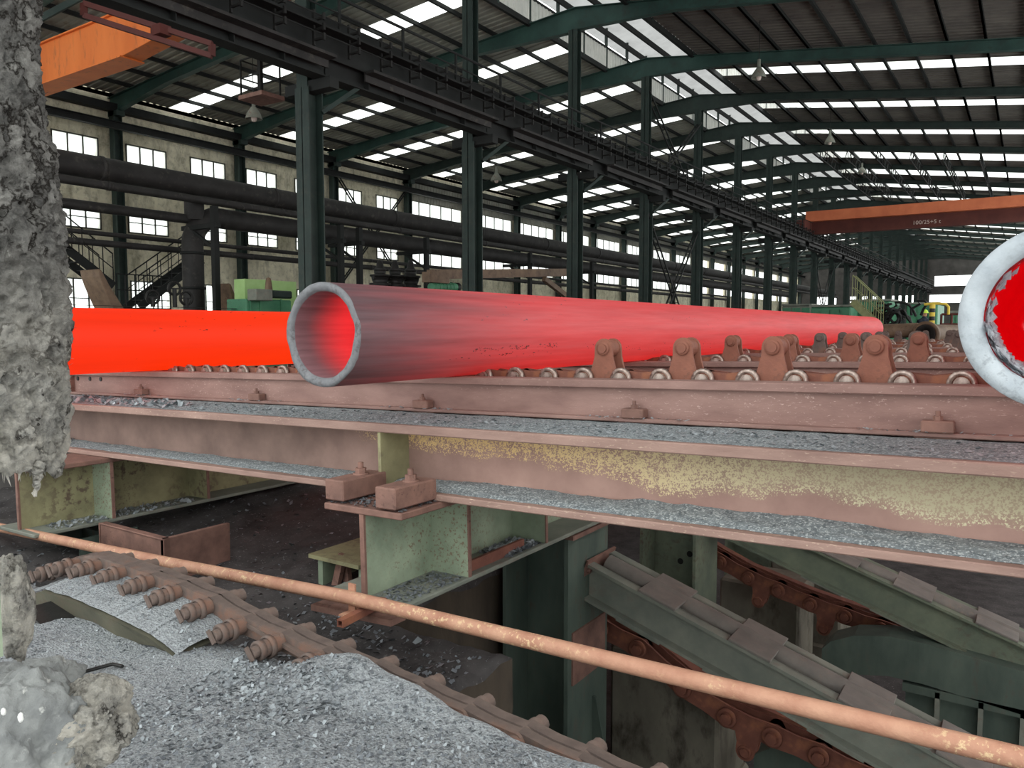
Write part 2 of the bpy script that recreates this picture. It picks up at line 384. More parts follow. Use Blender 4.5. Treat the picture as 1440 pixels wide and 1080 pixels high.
# floors: hall floor left of and beyond the bed pit, and the pit bottom
b = B()
b.mm((-34, -12, -2.4), (-9.2, 134, -2)); b.mm((-9.2, 24, -2.4), (8, 134, -2))
S('floor', b, 'floor', label='sooty concrete floor of the hall')
b = B(); b.mm((-9.4, -12, -4.7), (8, 24.2, -4.4)); S('floor', b, 'dirt', label='dark oily bottom of the pit under the cooling bed')

for n_, a_, c_ in ((1, (-9.4, -12, -4.4), (-9.2, 24.2, -2.0)), (2, (-9.2, 24.0, -4.4), (8, 24.2, -2.0)), (3, (7.8, -12, -4.4), (8, 24.2, -2.0))):
    b = B(); b.mm(a_, c_); S('wall_pit', b, 'concrete_dark', label=['left', 'far', 'right'][n_ - 1] + ' concrete side of the pit under the cooling bed')
# ---- roof
roof = tag(thing('ceiling', loc=(XC, 0, 11.05)), 'pitched sheet roof with ridge vent and rows of skylights', kind='structure')
def corr(y0, y1, x0, x1, per=.3, h=.035, top=True):
    b = B(); ys = []; y = y0
    while y < y1 - 1e-6:
        for dy, dz in ((0, 0), (.35, 0), (.45, h), (.9, h)):
            if y + dy * per < y1: ys.append((y + dy * per, dz))
        y += per
    ys.append((y1, 0)); n = len(ys)
    vs = [(x0, y, zs(x0) + d) for y, d in ys] + [(x1, y, zs(x1) + d) for y, d in ys]
    return b.add(vs, [(k, k + 1, n + k + 1, n + k) for k in range(n - 1)], False)
PL = [XC - 1.9 - 1.5 * k for k in range(12)] + [XW + .15]
PR = [XC + 1.9 + 1.1 * k for k in range(16)]
def strip(y0, y1, ps, near):
    bb = B()
    for a, c in zip(ps[:-1], ps[1:]):
        t = bb if not near else B()
        x0, x1 = min(a, c), max(a, c)
        t.add([(x0, y0, zs(x0) + .02), (x1, y0, zs(x1) + .02), (x1, y1, zs(x1) + .02), (x0, y1, zs(x0) + .02)], [(0, 1, 2, 3)])
        if near: S('skylight_pane', t, 'skylight', roof)
    if not near: S('skylight_strip', bb, 'skylight', roof, kind='stuff')
for n in range(N0, N1):
    y0, y1, ym = YN(n), YN(n + 1), YN(n) + 3.0
    for side, ps, on in (('l', PL, n >= -1), ('r', PR, n >= 3)):
        ya, yb = (ym - .5, ym + .5) if n < 6 else ((y0 + 2.8, y0 + 4.8) if n < 10 else (y0 + 3.2, y0 + 5.6))
        xa, xb = min(ps), max(ps); sm = 'sheet' if side == 'l' or n >= 9 else 'sheet_shade'  # shade painted on the nearer right bays; left and far bays keep the lit tone
        if on:
            S('roof_sheet', corr(y0, ya, xa, xb), sm, roof); S('roof_sheet', corr(yb, y1, xa, xb), sm, roof)
            strip(ya, yb, ps[1:] if side == 'r' else ps, n < 11)
        else: S('roof_sheet', corr(y0, y1, xa, xb), sm, roof)
for x in PL + PR:
    d = .11
    b = B(); b.mm((x - .035, YN(N0), zs(x) - .15), (x + .035, YN(N1), zs(x) - .005)); b.mm((x - .035, YN(N0), zs(x) - .15), (x + .06, YN(N1), zs(x) - .14))
    S('purlin', b, 'hall_dark', roof)
# ridge vent: two curbs of upright sheet, posts and a raised roof; daylight comes in through the gap
def curb(x):
    b = B(); per, ys, y = .25, [], YN(N0)
    while y < YN(N1):
        ys += [(y, 0), (y + .09, 0), (y + .125, .03), (y + .215, .03)]; y += per
    n = len(ys); z0 = zs(x) - .1
    vs = [(x + d, y, z0) for y, d in ys] + [(x + d, y, z0 + .85) for y, d in ys]
    b.add(vs, [(k, k + 1, n + k + 1, n + k) for k in range(n - 1)], False)
    S('vent_curb', b, 'sheet_light', roof)
    b = B(); b.mm((x - .06, YN(N0), z0 - .12), (x + .06, YN(N1), z0)); b.mm((x - .05, YN(N0), z0 + .85), (x + .05, YN(N1), z0 + .93)); S('curb_rail', b, 'hall_dark', roof)
curb(VL); curb(VR)
for n in range(N0, N1):
    for t in (0, 2.0, 4.0):
        for x in (VL, VR):
            b = B(); b.bar((x, YN(n) + t, zs(x) - .1), (x, YN(n) + t, 12.55), .1, .1); S('vent_post', b, 'hall_green', roof)
b = B()
for x0, x1, z0, z1 in ((VL - .7, XC, 12.35, 12.75), (XC, VR + .7, 12.75, 12.35)):
    b.add([(x0, YN(N0), z0), (x1, YN(N0), z1), (x1, YN(N1), z1), (x0, YN(N1), z0)], [(0, 1, 2, 3)])
S('vent_roof', b, 'vent_sheet', roof)
for x in (VL + .1, VL + .95, XC - .1, XC + .9, VR - .1):
    b = B(); z = 12.72 - .19 * abs(x - XC) - .16; b.mm((x - .04, YN(N0), z - .12), (x + .04, YN(N1), z + .1)); S('vent_purlin', b, 'hall_dark', roof)

# ---- rafters: tapered I sections, haunched at the columns
def rafter(y, xa, xb, da, db):
    b = B(); za, zb = zs(xa) - .15, zs(xb) - .15
    for dz, t, w in ((0, .025, .24),):
        vs = []
        for x, z in ((xa, za), (xb, zb)):
            vs += [(x, y - w / 2, z), (x, y + w / 2, z), (x, y + w / 2, z - t), (x, y - w / 2, z - t)]
        b.add(vs, [(0, 4, 5, 1), (1, 5, 6, 2), (2, 6, 7, 3), (3, 7, 4, 0), (0, 1, 2, 3), (4, 7, 6, 5)])
        vs = []
        for x, z, d in ((xa, za, da), (xb, zb, db)):
            vs += [(x, y - w / 2, z - d + t), (x, y + w / 2, z - d + t), (x, y + w / 2, z - d), (x, y - w / 2, z - d)]
        b.add(vs, [(0, 4, 5, 1), (1, 5, 6, 2), (2, 6, 7, 3), (3, 7, 4, 0), (0, 1, 2, 3), (4, 7, 6, 5)])
        vs = []
        for x, z, d in ((xa, za, da), (xb, zb, db)):
            vs += [(x, y - .01, z - t), (x, y + .01, z - t), (x, y + .01, z - d + t), (x, y - .01, z - d + t)]
        b.add(vs, [(0, 4, 5, 1), (1, 5, 6, 2), (2, 6, 7, 3), (3, 7, 4, 0), (0, 1, 2, 3), (4, 7, 6, 5)])
    return b
for n in range(N0, N1 + 1):
    y = YN(n)
    for xa, xb, da, db in ((XC, XC - 4.5, .8, .42), (XC - 4.5, XW + 4, .42, .42), (XW + 4, XW, .42, .7), (XC, XC + 3.5, .75, .38 if n < 4 else .3), (XC + 3.5, XR, .38 if n < 4 else .3, .38 if n < 4 else .3)):
        S('rafter', rafter(y, xa, xb, da, db), 'truss_teal' if n < 4 else 'hall_green', roof)
# lattice purlins in the far bays
for x in (-10.6, -9.2, -7.6, -5.9, -4.3, -2.6):
    b = B(); y0, y1 = YN(6), YN(9); z = zs(x) - .3; k = 0; y = y0
    b.bar((x, y0, z), (x, y1, z), .05, .05); b.bar((x, y0, z - .55), (x, y1, z - .55), .05, .05)
    while y < y1:
        b.bar((x, y, z if k % 2 else z - .55), (x, y + .5, z - .55 if k % 2 else z), .035, .035); y += .5; k += 1
    S('lattice_purlin', b, 'hall_dark', roof)

# ---- columns
def hcol(b, x, y, z0, z1, w, d, tf=.03):
    b.mm((x - w / 2, y - d / 2, z0), (x + w / 2, y - d / 2 + tf, z1)); b.mm((x - w / 2, y + d / 2 - tf, z0), (x + w / 2, y + d / 2, z1))
    b.mm((x - .012, y - d / 2, z0), (x + .012, y + d / 2, z1)); return b
ORD = ['first', 'second', 'third', 'fourth', 'fifth', 'sixth', 'seventh', 'eighth', 'ninth', 'tenth', 'eleventh', 'twelfth']
for n in range(N0, N1 + 1):
    y = YN(n)
    rt = tag(thing('column', loc=(XC, y, -2)), 'dark green steel column of the middle row under the crane girder', kind='structure', group='middle columns')
    S('lower_shaft', hcol(B(), XC, y, -2, 5.2, .42, .42), 'hall_green', rt)
    S('upper_shaft', hcol(B(), XC - .05, y, 5.2, zs(XC) - .9, .34, .3), 'hall_green', rt)
    b = B(); b.mm((XC - .3, y - .3, -2), (XC + .3, y + .3, -1.95)); S('base_plate', b, 'hall_dark', rt)
    b = B(); b.mm((XC - .62, y - .13, 5.1), (XC + .8, y + .13, 5.33)); S('corbel', b, 'hall_dark', rt)
    rt = tag(thing('column', loc=(XW + .35, y, -2)), 'dark green steel wall column beside dirty plaster wall', kind='structure', group='wall columns')
    S('shaft', hcol(B(), XW + .35, y, -2, zs(XW) - .75, .36, .36), 'hall_green', rt)
    b = B(); b.mm((XW + .1, y - .18, zs(XW) - .95), (XW + .75, y + .18, zs(XW) - .75)); S('cap', b, 'hall_green', rt)
b = B(); b.mm((XW + .15, YN(N0), zs(XW) - .75), (XW + .55, YN(N1), zs(XW) - .45)); S('trim_1', b, 'hall_dark', label='dark eaves beam along the top of the left wall')
# left bay crane rail along the wall
b = B(); ibeam_y(b, XW + 1.0, YN(N0), YN(N1), 7.95, 8.25, .25); S('trim_2', b, 'hall_dark', label='dark crane rail girder along the left wall')

# ---- crane runway along the middle columns
run = tag(thing('trim_3', loc=(XC + .6, 0, 5.15)), 'long dark crane runway girder on the middle columns', kind='structure')
for n in range(N0, N1):
    y0, y1 = YN(n), YN(n + 1)
    b = B(); ibeam_y(b, XC + .5, y0 + .02, y1 - .02, 5.33, 6.2, .36, .03, .016)
    for k in range(1, 5): b.mm((XC + .34, y0 + 1.2 * k - .01, 5.36), (XC + .66, y0 + 1.2 * k + .01, 6.15))
    S('girder_span', b, 'hall_dark', run)
    b = B(); b.mm((XC + .72, y0 + 1.0, 5.66), (XC + 1.0, y1 - .1, 5.72)); b.mm((XC + .7, y0 + 1.0, 5.5), (XC + .74, y1 - .1, 5.72)); S('walkway_ledge', b, 'duct', run)
    b = B(); b.bar((XC + .25, y0 + .15, 4.7), (XC + .6, y0 + .9, 5.35), .09, .09); S('knee_brace', b, 'hall_green', run)
b = B(); b.mm((XC + .66, YN(N0), 5.72), (XC + .7, YN(N1), 6.55)); S('side_panel', b, 'hall_dark', run)
b = B(); b.mm((XC + .2, YN(N0), 6.2), (XC + 1.0, YN(N1), 6.26)); S('walkway_deck', b, 'hall_dark', run)
for x, z, r in ((XC + .98, 6.92, .035), (XC + .98, 6.6, .02), (XC + .2, 6.34, .05)):
    b = B(); b.tube((x, YN(N0), z), (x, YN(N1), z), r, 8); S('rail', b, 'hall_dark', run)
for z in (5.92, 6.1, 6.28):
    b = B(); b.tube((XC + 1.12, YN(N0), z + .05), (XC + 1.12, YN(N1), z + .05), .015, 6); S('power_rail', b, 'hall_dark', run)
b = B(); b.bar((0, 0, 0), (0, 0, .7), .05, .05); me_post = mesh_from(b, 'hall_dark')
b = B(); b.bar((0, 0, -.1), (0, 0, .62), .06, .04)
for z in (0, .2, .4):
    b.bar((0, 0, z), (.3, 0, z), .04, .04); b.bar((.3, 0, z - .05), (.3, 0, z + .09), .05, .05)
me_hook = mesh_from(b, 'black'); base = mw(run).inverted()
y = YN(N0)
k = 0
while y < YN(14):
    if k % 2 == 0: inst('guard_post', me_post, run, base @ T(XC + .98, y, 6.24))
    inst('power_rail_bracket', me_hook, run, base @ T(XC + .85, y + .4, 5.9)); y += 1.0; k += 1
b = B(); ibeam_y(b, XC - .55, YN(N0), YN(N1), 5.75, 6.3, .34); S('trim_4', b, 'hall_dark', label='second crane girder behind the middle columns, facing the left aisle')

# ---- cross bracing between columns
bk = 0
for x, n, z0, z1 in ((XC, 3, -1.6, 4.7), (XC, 8, -1.6, 4.7), (XW + .4, 3, 2, 8.4), (XC, 3, 5.4, 9.6)):
    b = B()
    for za, zb in ((z0, z1), (z1, z0)):
        for o in (-.09, .09): b.bar((x + o, YN(n), za), (x + o, YN(n + 1), zb), .05, .07)
        for t in range(1, 14):
            f = t / 14; b.bar((x - .09, YN(n) + 6 * f, za + (zb - za) * f), (x + .09, YN(n) + 6 * f, za + (zb - za) * f), .03, .03)
    S('trim_5', b, 'hall_dark', label='crossed steel bracing between two columns' if False else ['crossed laced bracing between the fourth and fifth middle columns below the girder', 'far crossed laced bracing between middle columns', 'crossed bracing against the left wall behind the duct', 'crossed laced bracing above the crane girder'][bk]); bk += 1

# ---- left wall with windows
rows_n = ((-.4, 1.95), (4.0, 4.86), (6.92, 7.66)); wall = B(); wno = [0]
def pane_window(y0, y1, z0, z1, nx, nz, label):
    wno[0] += 1
    w = tag(thing('window_%d' % wno[0], loc=(XW + .02, (y0 + y1) / 2, z0)), label, kind='structure')
    b = B(); t = .05
    for z in (z0, z1): b.mm((XW - .03, y0 - t / 2, z - t / 2), (XW + .05, y1 + t / 2, z + t / 2))
    for k in range(nx + 1):
        y = y0 + (y1 - y0) * k / nx; b.mm((XW - .03, y - .022, z0), (XW + .05, y + .022, z1))
    for k in range(1, nz):
        z = z0 + (z1 - z0) * k / nz; b.mm((XW - .02, y0, z - .018), (XW + .04, y1, z + .018))
    S('window_frame', b, 'frame_steel', w)
    for i in range(nx):
        for j in range(nz):
            b = B(); ya, yb = y0 + (y1 - y0) * i / nx, y0 + (y1 - y0) * (i + 1) / nx; za, zb = z0 + (z1 - z0) * j / nz, z0 + (z1 - z0) * (j + 1) / nz
            b.mm((XW - .004, ya + .02, za + .02), (XW + .004, yb - .02, zb - .02)); S('pane', b, 'pane', w)
rn = ('large lower window in the plaster wall', 'middle-row window in the plaster wall', 'small upper window in the plaster wall')
sn = ('long low strip window beyond the plaster wall', 'long middle strip window beyond the plaster wall', 'long bright strip window under the sheeted wall')
for n in range(N0, N1):
    y0, y1 = YN(n), YN(n + 1)
    if n < 4:
        ws = [(y0 + .6, y0 + 2.4), (y0 + 3.6, y0 + 5.4)]; zz = rows_n
    else:
        ws = [(y0 + .3, y1 - .3)]; zz = ((-.2, 1.3), (3.9, 5.0), (6.75, 7.75))
    z = -2.2
    for r_, (a, c) in enumerate(zz):
        wall.mm((XW - .25, y0, z), (XW, y1, a)); ye = y0
        for p, q in ws:
            wall.mm((XW - .25, ye, a), (XW, p, c)); ye = q
            if n < 4: pane_window(p, q, a, c, 3, 3 if r_ == 0 else (2 if r_ == 1 else 1), rn[r_])
            elif n < 12: pane_window(p, q, a, c, 5, 1, sn[r_])
        wall.mm((XW - .25, ye, a), (XW, y1, c)); z = c
    wall.mm((XW - .25, y0, z), (XW, y1, zs(XW) + .1))
S('wall_left', wall, 'plaster', label='dirty beige plaster wall with rows of bright windows')
b = B(); y = YN(4)
while y < YN(N1):
    b.mm((XW, y, 7.8), (XW + .04, y + .14, zs(XW) - .45)); y += .28
b.mm((XW, YN(4), 7.8), (XW + .015, YN(N1), zs(XW) - .45))
S('wall_cladding', b, 'sheet', label='ribbed grey sheeting above the strip windows')
# ---- far end wall with openings
b = B(); Ye = YN(N1)
def bandwall(z0, z1, ops):
    x = XW
    for p, q in ops: b.mm((x, Ye, z0), (p, Ye + .3, z1)); x = q
    b.mm((x, Ye, z0), (XR, Ye + .3, z1))
bandwall(-2, 3.6, []); bandwall(3.6, 4.8, [(-30, -26), (-24, -19), (-18, -15), (-12.9, -6.3), (-5.8, 4)]); bandwall(4.8, 6.1, []); bandwall(6.1, 7.6, [(-12.3, -7.4), (-7, 4)]); bandwall(7.6, 11.2, [])
S('wall_back', b, 'floor', label='dark far end wall with bright openings')
# ================================================================== COOLING BED AND GIRDERS
def bthing(name, label, cat, x, y, z, group=None):
    p = TILT @ Vector((x, y, z)); return thing(name, label, cat, p, (0, -TILT_A, 0), group)
def bp(name, b, mats, parent, **kw): return part(name, b, mats, parent, TILT, **kw)
ZR = -.27
ZF = -4.4
# ---- the rails the pipes lie on
RY = [4.18, 7.05, 9.95, 12.8, 15.7, 18.6, 21.4]
CLIPS = [-7.05, -5.35, -3.55, -1.93, -.36, 1.3]
rail_words = ['rusty front rail of the cooling bed, nearest the big girder'] + ['%s rusty rail of the cooling bed counted from the front' % w for w in ORD[1:7]]
hexprof = lambda r: [(r * math.cos(R(60 * k)), r * math.sin(R(60 * k))) for k in range(6)]
for i, y in enumerate(RY):
    rt = bthing('bed_rail', rail_words[i], 'rail', -3, y, -.51, 'cooling bed rails')
    b = B(); b.mm((-8.35, y, ZR - .05), (2.2, y + .17, ZR)); bp('rail_head', b, 'rail', rt, bevel=.006)
    b = B(); b.mm((-8.35, y + .035, ZR - .23), (2.2, y + .075, ZR - .05)); b.mm((-8.35, y + .11, ZR - .23), (2.2, y + .15, ZR - .05))
    if i == 0:
        b.cur = 1
        for px in (103, 120, 135): b.tube((xat(px, y), y + .028, ZR - .085), (xat(px, y), y + .036, ZR - .085), .022, 12)
    bp('web', b, ['rail', 'black'], rt)
    b = B(); b.mm((-8.35, y - .03, ZR - .245), (2.2, y + .2, ZR - .222)); bp('foot', b, 'rail', rt, bevel=.005)
    b = B(); b.mm((-8.37, y - .01, ZR - .245), (-8.35, y + .18, ZR)); bp('end_plate', b, 'rust', rt)
    for x in CLIPS:
        b = B(); b.mm((x - .07, y - .045, ZR - .222), (x + .07, y + .03, ZR - .165)); c = bp('rail_clip', b, 'rust', rt, bevel=.006)
        b = B(); b.prism(hexprof(.022), (x, y - .01, ZR - .165), (1, 0, 0), (0, 1, 0), (0, 0, .022)); b.tube((x, y - .01, ZR - .145), (x, y - .01, ZR - .12), .011, 8); bp('bolt', b, 'rust', c)
        b = B(); b.mm((x - .1, y - .01, ZR - .2595), (x + .1, y + .18, ZR - .245)); bp('packing_plate', b, 'rust', rt)
    for x in (-6.86, -3.21, 1.0):
        if i:
            b = B(); ibeam_y(b, x, y - .1, y + .5, -.976, ZR - .245, .3); bp('pedestal', b, 'rust', rt)
# ---- chains
def link_mesh(pitch, h, gap, t, mats, waist=.72, ring=True):
    """side plates of one link, waisted between round eyes, centred on the origin, along x"""
    b = B(); n = 10; r = h / 2; pr = []
    for k in range(n + 1):
        a = -math.pi / 2 + math.pi * k / n; pr.append((pitch / 2 + r * math.cos(a) * .75, r * math.sin(a)))
    pr.append((0, r * waist))
    for k in range(n + 1):
        a = math.pi / 2 + math.pi * k / n; pr.append((-pitch / 2 + r * math.cos(a) * .75, r * math.sin(a)))
    pr.append((0, -r * waist))
    for y in (-gap / 2 - t, gap / 2): b.prism(pr, (0, y, 0), (1, 0, 0), (0, 0, 1), (0, t, 0))
    return mesh_from(b, mats)
def pin_mesh(r, length, mats, head=.03):
    b = B(); y = -length / 2
    b.tube((0, y, 0), (0, -y, 0), r * .62, 14)
    b.cur = 1; b.lathe((0, y + .004, 0), (0, 1, 0), [(0, r * .6), (-.012, r * .66), (-.012, r), (.012, r), (.012, r * .6)], 18, True)
    b.tube((0, y - head, 0), (0, y + .01, 0), r * .55, 14)
    b.box((r * .1, y - head * .8, r * .1), (r * 1.1, .012, r * .22), Matrix.Rotation(R(40), 3, 'Y'))
    b.cur = 0; b.tube((0, -y - .005, 0), (0, -y + head * .8, 0), r * .6, 12)
    return mesh_from(b, mats)
def pusher_meshes(mats, flip=1, s=1.0, zs_=1.0):
    pr = [(-.125, -.06), (.125, -.06), (.115, -.01), (.075, .05), (.058, .12)]
    pr += [(.056 * math.cos(R(a)), .165 + .056 * math.sin(R(a))) for a in range(0, 181, 20)]
    pr += [(-.058, .12), (-.08, .05), (-.115, -.01)]
    pr = [(x * s, z * flip * s * zs_) for x, z in pr]
    b = B()
    for y in (-.075, .055): b.prism(pr, (0, y, 0), (1, 0, 0), (0, 0, 1), (0, .02, 0))
    body = mesh_from(b, mats)
    b = B(); z = .165 * flip * s * zs_
    b.tube((0, -.06, z), (0, .06, z), .05 * s, 16); b.tube((0, -.095, z), (0, .095, z), .026 * s, 12); b.lathe((0, -.08, z), (0, 1, 0), [(0, .02 * s), (-.006, .022 * s), (-.006, .040 * s), (.006, .040 * s)], 16)
    return body, mesh_from(b, mats)
lk_top = link_mesh(.27, .11, .1, .018, ['chain_red']); pn_top = pin_mesh(.07, .2, ['chain_red', 'ring'])
pu_top, ro_top = pusher_meshes(['pusher'], 1, 1.1, 1.06)
pu_back, ro_back = pusher_meshes(['chain_dust'], 1, 1.1, 1.06)
cz = ZR - .012
first_push = [-.69, -.80, -.62, -.9, -.7, -.85]
cwords = ['red-brown dog chain directly behind the front rail'] + ['%s dog chain of the cooling bed counted from the front' % w for w in ORD[1:6]]
for i, y in enumerate(RY[:6]):
    cy = y + .42 + .05 * i
    rt = bthing('dog_chain', cwords[i], 'chain', -3, cy, cz - .06, 'cooling bed chains')
    inv = mw(rt).inverted() @ TILT
    x = first_push[i] + .135 + .27 * 8; k = 0
    while x > -8.2:
        inst('pin', pn_top, rt, inv @ T(x, cy, cz)); inst('link', lk_top, rt, inv @ T(x - .135, cy, cz)); x -= .27
    x = first_push[i]
    while x > -2.75:
        p = inst('pusher', (pu_top if i < 2 else pu_back), rt, inv @ T(x, cy, cz)); inst('roller', (ro_top if i < 2 else ro_back), p, I4); x -= .54
    # guide beam carrying the chain
    b = B(); b.mm((-8.2, cy - .09, cz - .2), (2.0, cy + .09, cz - .075)); bp('guide_beam', b, 'rust', rt)

# ---- hot pipes
def ragged(t, amp, seed):
    return amp * fbm(Vector((math.cos(t) * 2.2 + seed, math.sin(t) * 2.2, seed * .7)), 4)
def pipe(name, label, x, y0, y1, mo, mb, mr, r=.3, wall=.042, amp=.014, seed=1.0, far_round=True):
    z = (TILT @ Vector((x, 0, ZR))).z + r
    rt = thing(name, label, 'pipe', (x, y0, z))
    n = 72
    def ring(rr, yy, am, sd, f=0): return [(rr * math.cos(t) * (1 + ragged(t, .008, sd)), yy + ragged(t, am, sd + f), rr * math.sin(t) * (1 + ragged(t, .008, sd))) for t in [2 * math.pi * k / n for k in range(n)]]
    def skin(rings, nm, mat, sub=None, label=None, flat=False):
        b = B(); vs = [v for q in rings for v in q]
        b.add(vs, [(i * n + k, i * n + (k + 1) % n, (i + 1) * n + (k + 1) % n, (i + 1) * n + k) for i in range(len(rings) - 1) for k in range(n)], not flat)
        b.v = [tuple(Vector(v) + Vector((x, y0, z))) for v in b.v]
        return part(nm, b, mat, rt, label=label)
    ln = y1 - y0; q = wall
    # outside, from the cut edge to the far end
    ys = [.03, .1, .25, .6, 1.5, 4, ln * .5, ln - .35, ln - .12, ln - .03, ln]
    rs = [r] * 7 + ([r, r * .985, r * .93, r * .86] if far_round else [r] * 4)
    skin([ring(r, .012, amp, seed)] + [ring(rr, yy, 0, seed) for rr, yy in zip(rs, ys)], 'pipe_wall', mo)
    # the cut face with worn edges
    skin([ring(r, .012, amp, seed), ring(r * .992, 0, amp, seed), ring(r - q * .45, -.004, amp, seed, .4), ring(r - q * .86, .004, amp, seed, .8), ring(r - q, .02, amp * .5, seed, 1)], 'cut_end', mr)
    skin([ring(r - q, .02, amp * .5, seed, 1), ring(r - q - .004, .06, .012, seed + 3), ring(r - q, .2, 0, seed), ring(r - q, .8, 0, seed), ring(r - q, 3, 0, seed), ring(r - q, ln - .05, 0, seed)], 'bore', mb)
    return rt, z
pipe('steel_pipe', 'long cooling red steel pipe with a grey open end in the middle of the bed', -3.36, 3.08, 21.4, 'hot_main', 'bore_main', 'rim', wall=.052)
pipe('steel_pipe', 'bright orange glowing pipe behind the grey wool post', -7.14, 3.05, 21.2, 'hot_left', 'hot_left', 'hot_left', seed=5.0)
rt, z = pipe('steel_pipe', 'pale grey pipe mouth with deep red bore, closest to the camera', .095, 2.98, 21.3, 'hot_right', 'bore_right', 'rim_pale', amp=.02, seed=9.0, wall=.074)
# flaking scale inside the nearest mouth
b = B(); rr = random.Random(3)
for k in range(1300):
    t = rr.uniform(math.pi * .6, math.pi * 1.8) if k % 3 == 0 else rr.uniform(math.pi * 1.05, math.pi * 1.6); y = abs(rr.gauss(0, .07 if k % 3 == 0 else .16)) + .015; q = .3 - .074 - rr.uniform(0, .02)
    if math.sin(t) > .25 and rr.random() < .75: continue
    c = Vector((q * math.cos(t), y, q * math.sin(t))); s = rr.uniform(.006, .028); a = Vector((-math.sin(t), 0, math.cos(t))); u = (Vector((0, 1, 0)) + Vector((-math.cos(t), 0, -math.sin(t))) * rr.uniform(-.2, .9)).normalized()
    d = a.cross(u) * .004
    b.add([c - a * s, c + u * s * 1.2, c + a * s * rr.uniform(.5, 1), c - u * s * .6 + d], [(0, 1, 2, 3), (0, 3, 2, 1)])
b.v = [tuple(Vector(v) + Vector((.095, 2.98, z))) for v in b.v]
part('loose_scale', b, 'flaky', rt, kind='stuff', label='pale flakes of scale curling off the bore', fix=False)

# dark scale marks on the flank of the middle pipe
b = B(); rr = random.Random(8); zc_ = (TILT @ Vector((-3.36, 0, ZR))).z + .3
def spot(y, t, s):
    q = .3025; c = Vector((-3.36 + q * math.cos(t), y, zc_ + q * math.sin(t))); a = Vector((-math.sin(t), 0, math.cos(t))); u = Vector((0, 1, 0))
    o_ = Vector((math.cos(t), 0, math.sin(t))) * .002; l = s * rr.uniform(.8, 3)
    b.add([c - u * l, c - a * s * .6 + o_, c + u * l * .8 + a * s * .4, c + a * s * .7 + o_], [(0, 1, 2, 3)])
for y0_, y1_, t0, t1, n in ((4.15, 4.5, -24, -18, 34), (4.55, 4.85, -23, -17, 34), (4.95, 5.25, -22, -15, 30), (5.7, 6.4, -26, -18, 20), (3.9, 5.2, -34, -26, 34), (6.5, 9, -40, -20, 40), (7.5, 12, 20, 30, 14)):
    for k in range(n): spot(rr.uniform(y0_, y1_), R(rr.uniform(t0, t1)), rr.uniform(.002, .0065))
part('scale_marks', b, 'black', bpy.data.objects['steel_pipe'], kind='stuff', label='small dark flecks of scale on the hot flank', fix=False)
# cooled pipes at the far end of the bed
def cold_pipe(label, p, q, r, hole):
    rt = thing('steel_pipe', label, 'pipe', Vector(p) - Vector((0, 0, r)))
    b = B(); b.tube(p, q, r, 28, cap=not hole); part('pipe_wall', b, 'brown_steel', rt)
    if hole:
        d = (Vector(q) - Vector(p)).normalized()
        b = B(); b.lathe(p, d, [(0, r), (-.06, r), (-.06, r * 1.28), (.05, r * 1.28), (.05, r)], 28); part('flange', b, 'brown_steel', rt)
        b = B(); b.lathe(p, d, [(-.061, r * 1.0), (-.062, r * .4), (.4, r * .4), (.41, 0)], 24); part('bore', b, 'black', rt)
p0, p1 = at(1236, 466, Y=24.5), at(1291, 464, Y=24.5)
cold_pipe('dark brown cooled pipe lying crosswise past the tip of the red pipe', p0, p1, .2, False)
p0, p1 = at(1302, 471, Y=24.0), at(1352, 471, Y=26.0)
cold_pipe('brown flanged pipe end beyond the last pushers', p0, p1, .29, True)
b = B(); b.mm((-4.6, 23.6, -1.2), (2, 27.2, -.62)); whole('roller_table', b, 'black', 'black low table carrying the brown pipes beyond the bed', 'table')

# ---- big front girder
GY0, GYW, GYB = 3.55, 3.83, 4.42
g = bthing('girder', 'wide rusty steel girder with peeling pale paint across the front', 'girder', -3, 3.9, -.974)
b = B(); b.mm((-10.5, GY0, -.585), (2.6, GYB, -.53)); bp('top_flange', b, 'flange', g, bevel=.006)
b = B(); b.mm((-10.5, GY0, -.974), (2.6, GYB, -.934)); bp('bottom_flange', b, 'flange', g, bevel=.006)
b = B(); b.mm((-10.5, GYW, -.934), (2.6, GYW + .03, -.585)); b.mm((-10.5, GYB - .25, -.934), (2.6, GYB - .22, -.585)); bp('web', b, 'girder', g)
xs = -3.40
b = B(); b.mm((xs - .012, GY0 + .015, -.934), (xs + .012, GYW, -.585)); bp('stiffener', b, 'green_yellow', g)
b = B(); b.mm((xs - .012, GYW, -.934), (xs + .03, GYW + .012, -.585))
# scale dust drifts lying on the flanges
def drift(y0, y1, x0, x1, z, h, seed, name, amp=.5):
    b = B(); nx, ny = int((x1 - x0) / .03), 7; vs = []
    for i in range(nx + 1):
        for j in range(ny + 1):
            x = x0 + (x1 - x0) * i / nx; f = j / ny; y = y0 + (y1 - y0) * f
            e = min(1, 3.2 * f if y0 < y1 else 1) * (1 if j < ny else 1)
            q = h * (f ** .6) * (1 + amp * fbm(Vector((x * 3, y * 9, seed)), 3)) + .004 * noise.noise(Vector((x * 40, y * 60, seed)))
            edge = .012 * fbm(Vector((x * 6, seed, 0)), 3) if j == 0 else 0
            vs.append((x, y + edge * (1 if y1 > y0 else -1), z + max(.0005, q)))
    m = ny + 1
    b.add(vs, [(i * m + j, (i + 1) * m + j, (i + 1) * m + j + 1, i * m + j + 1) for i in range(nx) for j in range(ny)], True)
    bp(name, b, 'dust_scale', g, kind='stuff', label='blue-grey scale dust')
drift(GY0 + .045, GYW + .34, -10.4, 2.5, -.53, .008, 2.0, 'scale_dust')
drift(GY0 + .06, GYW - .002, xs + .02, 2.5, -.934, .035, 5.0, 'scale_dust')
drift(GY0 + .07, GYW - .002, -10.4, xs - .02, -.934, .02, 8.0, 'scale_dust')
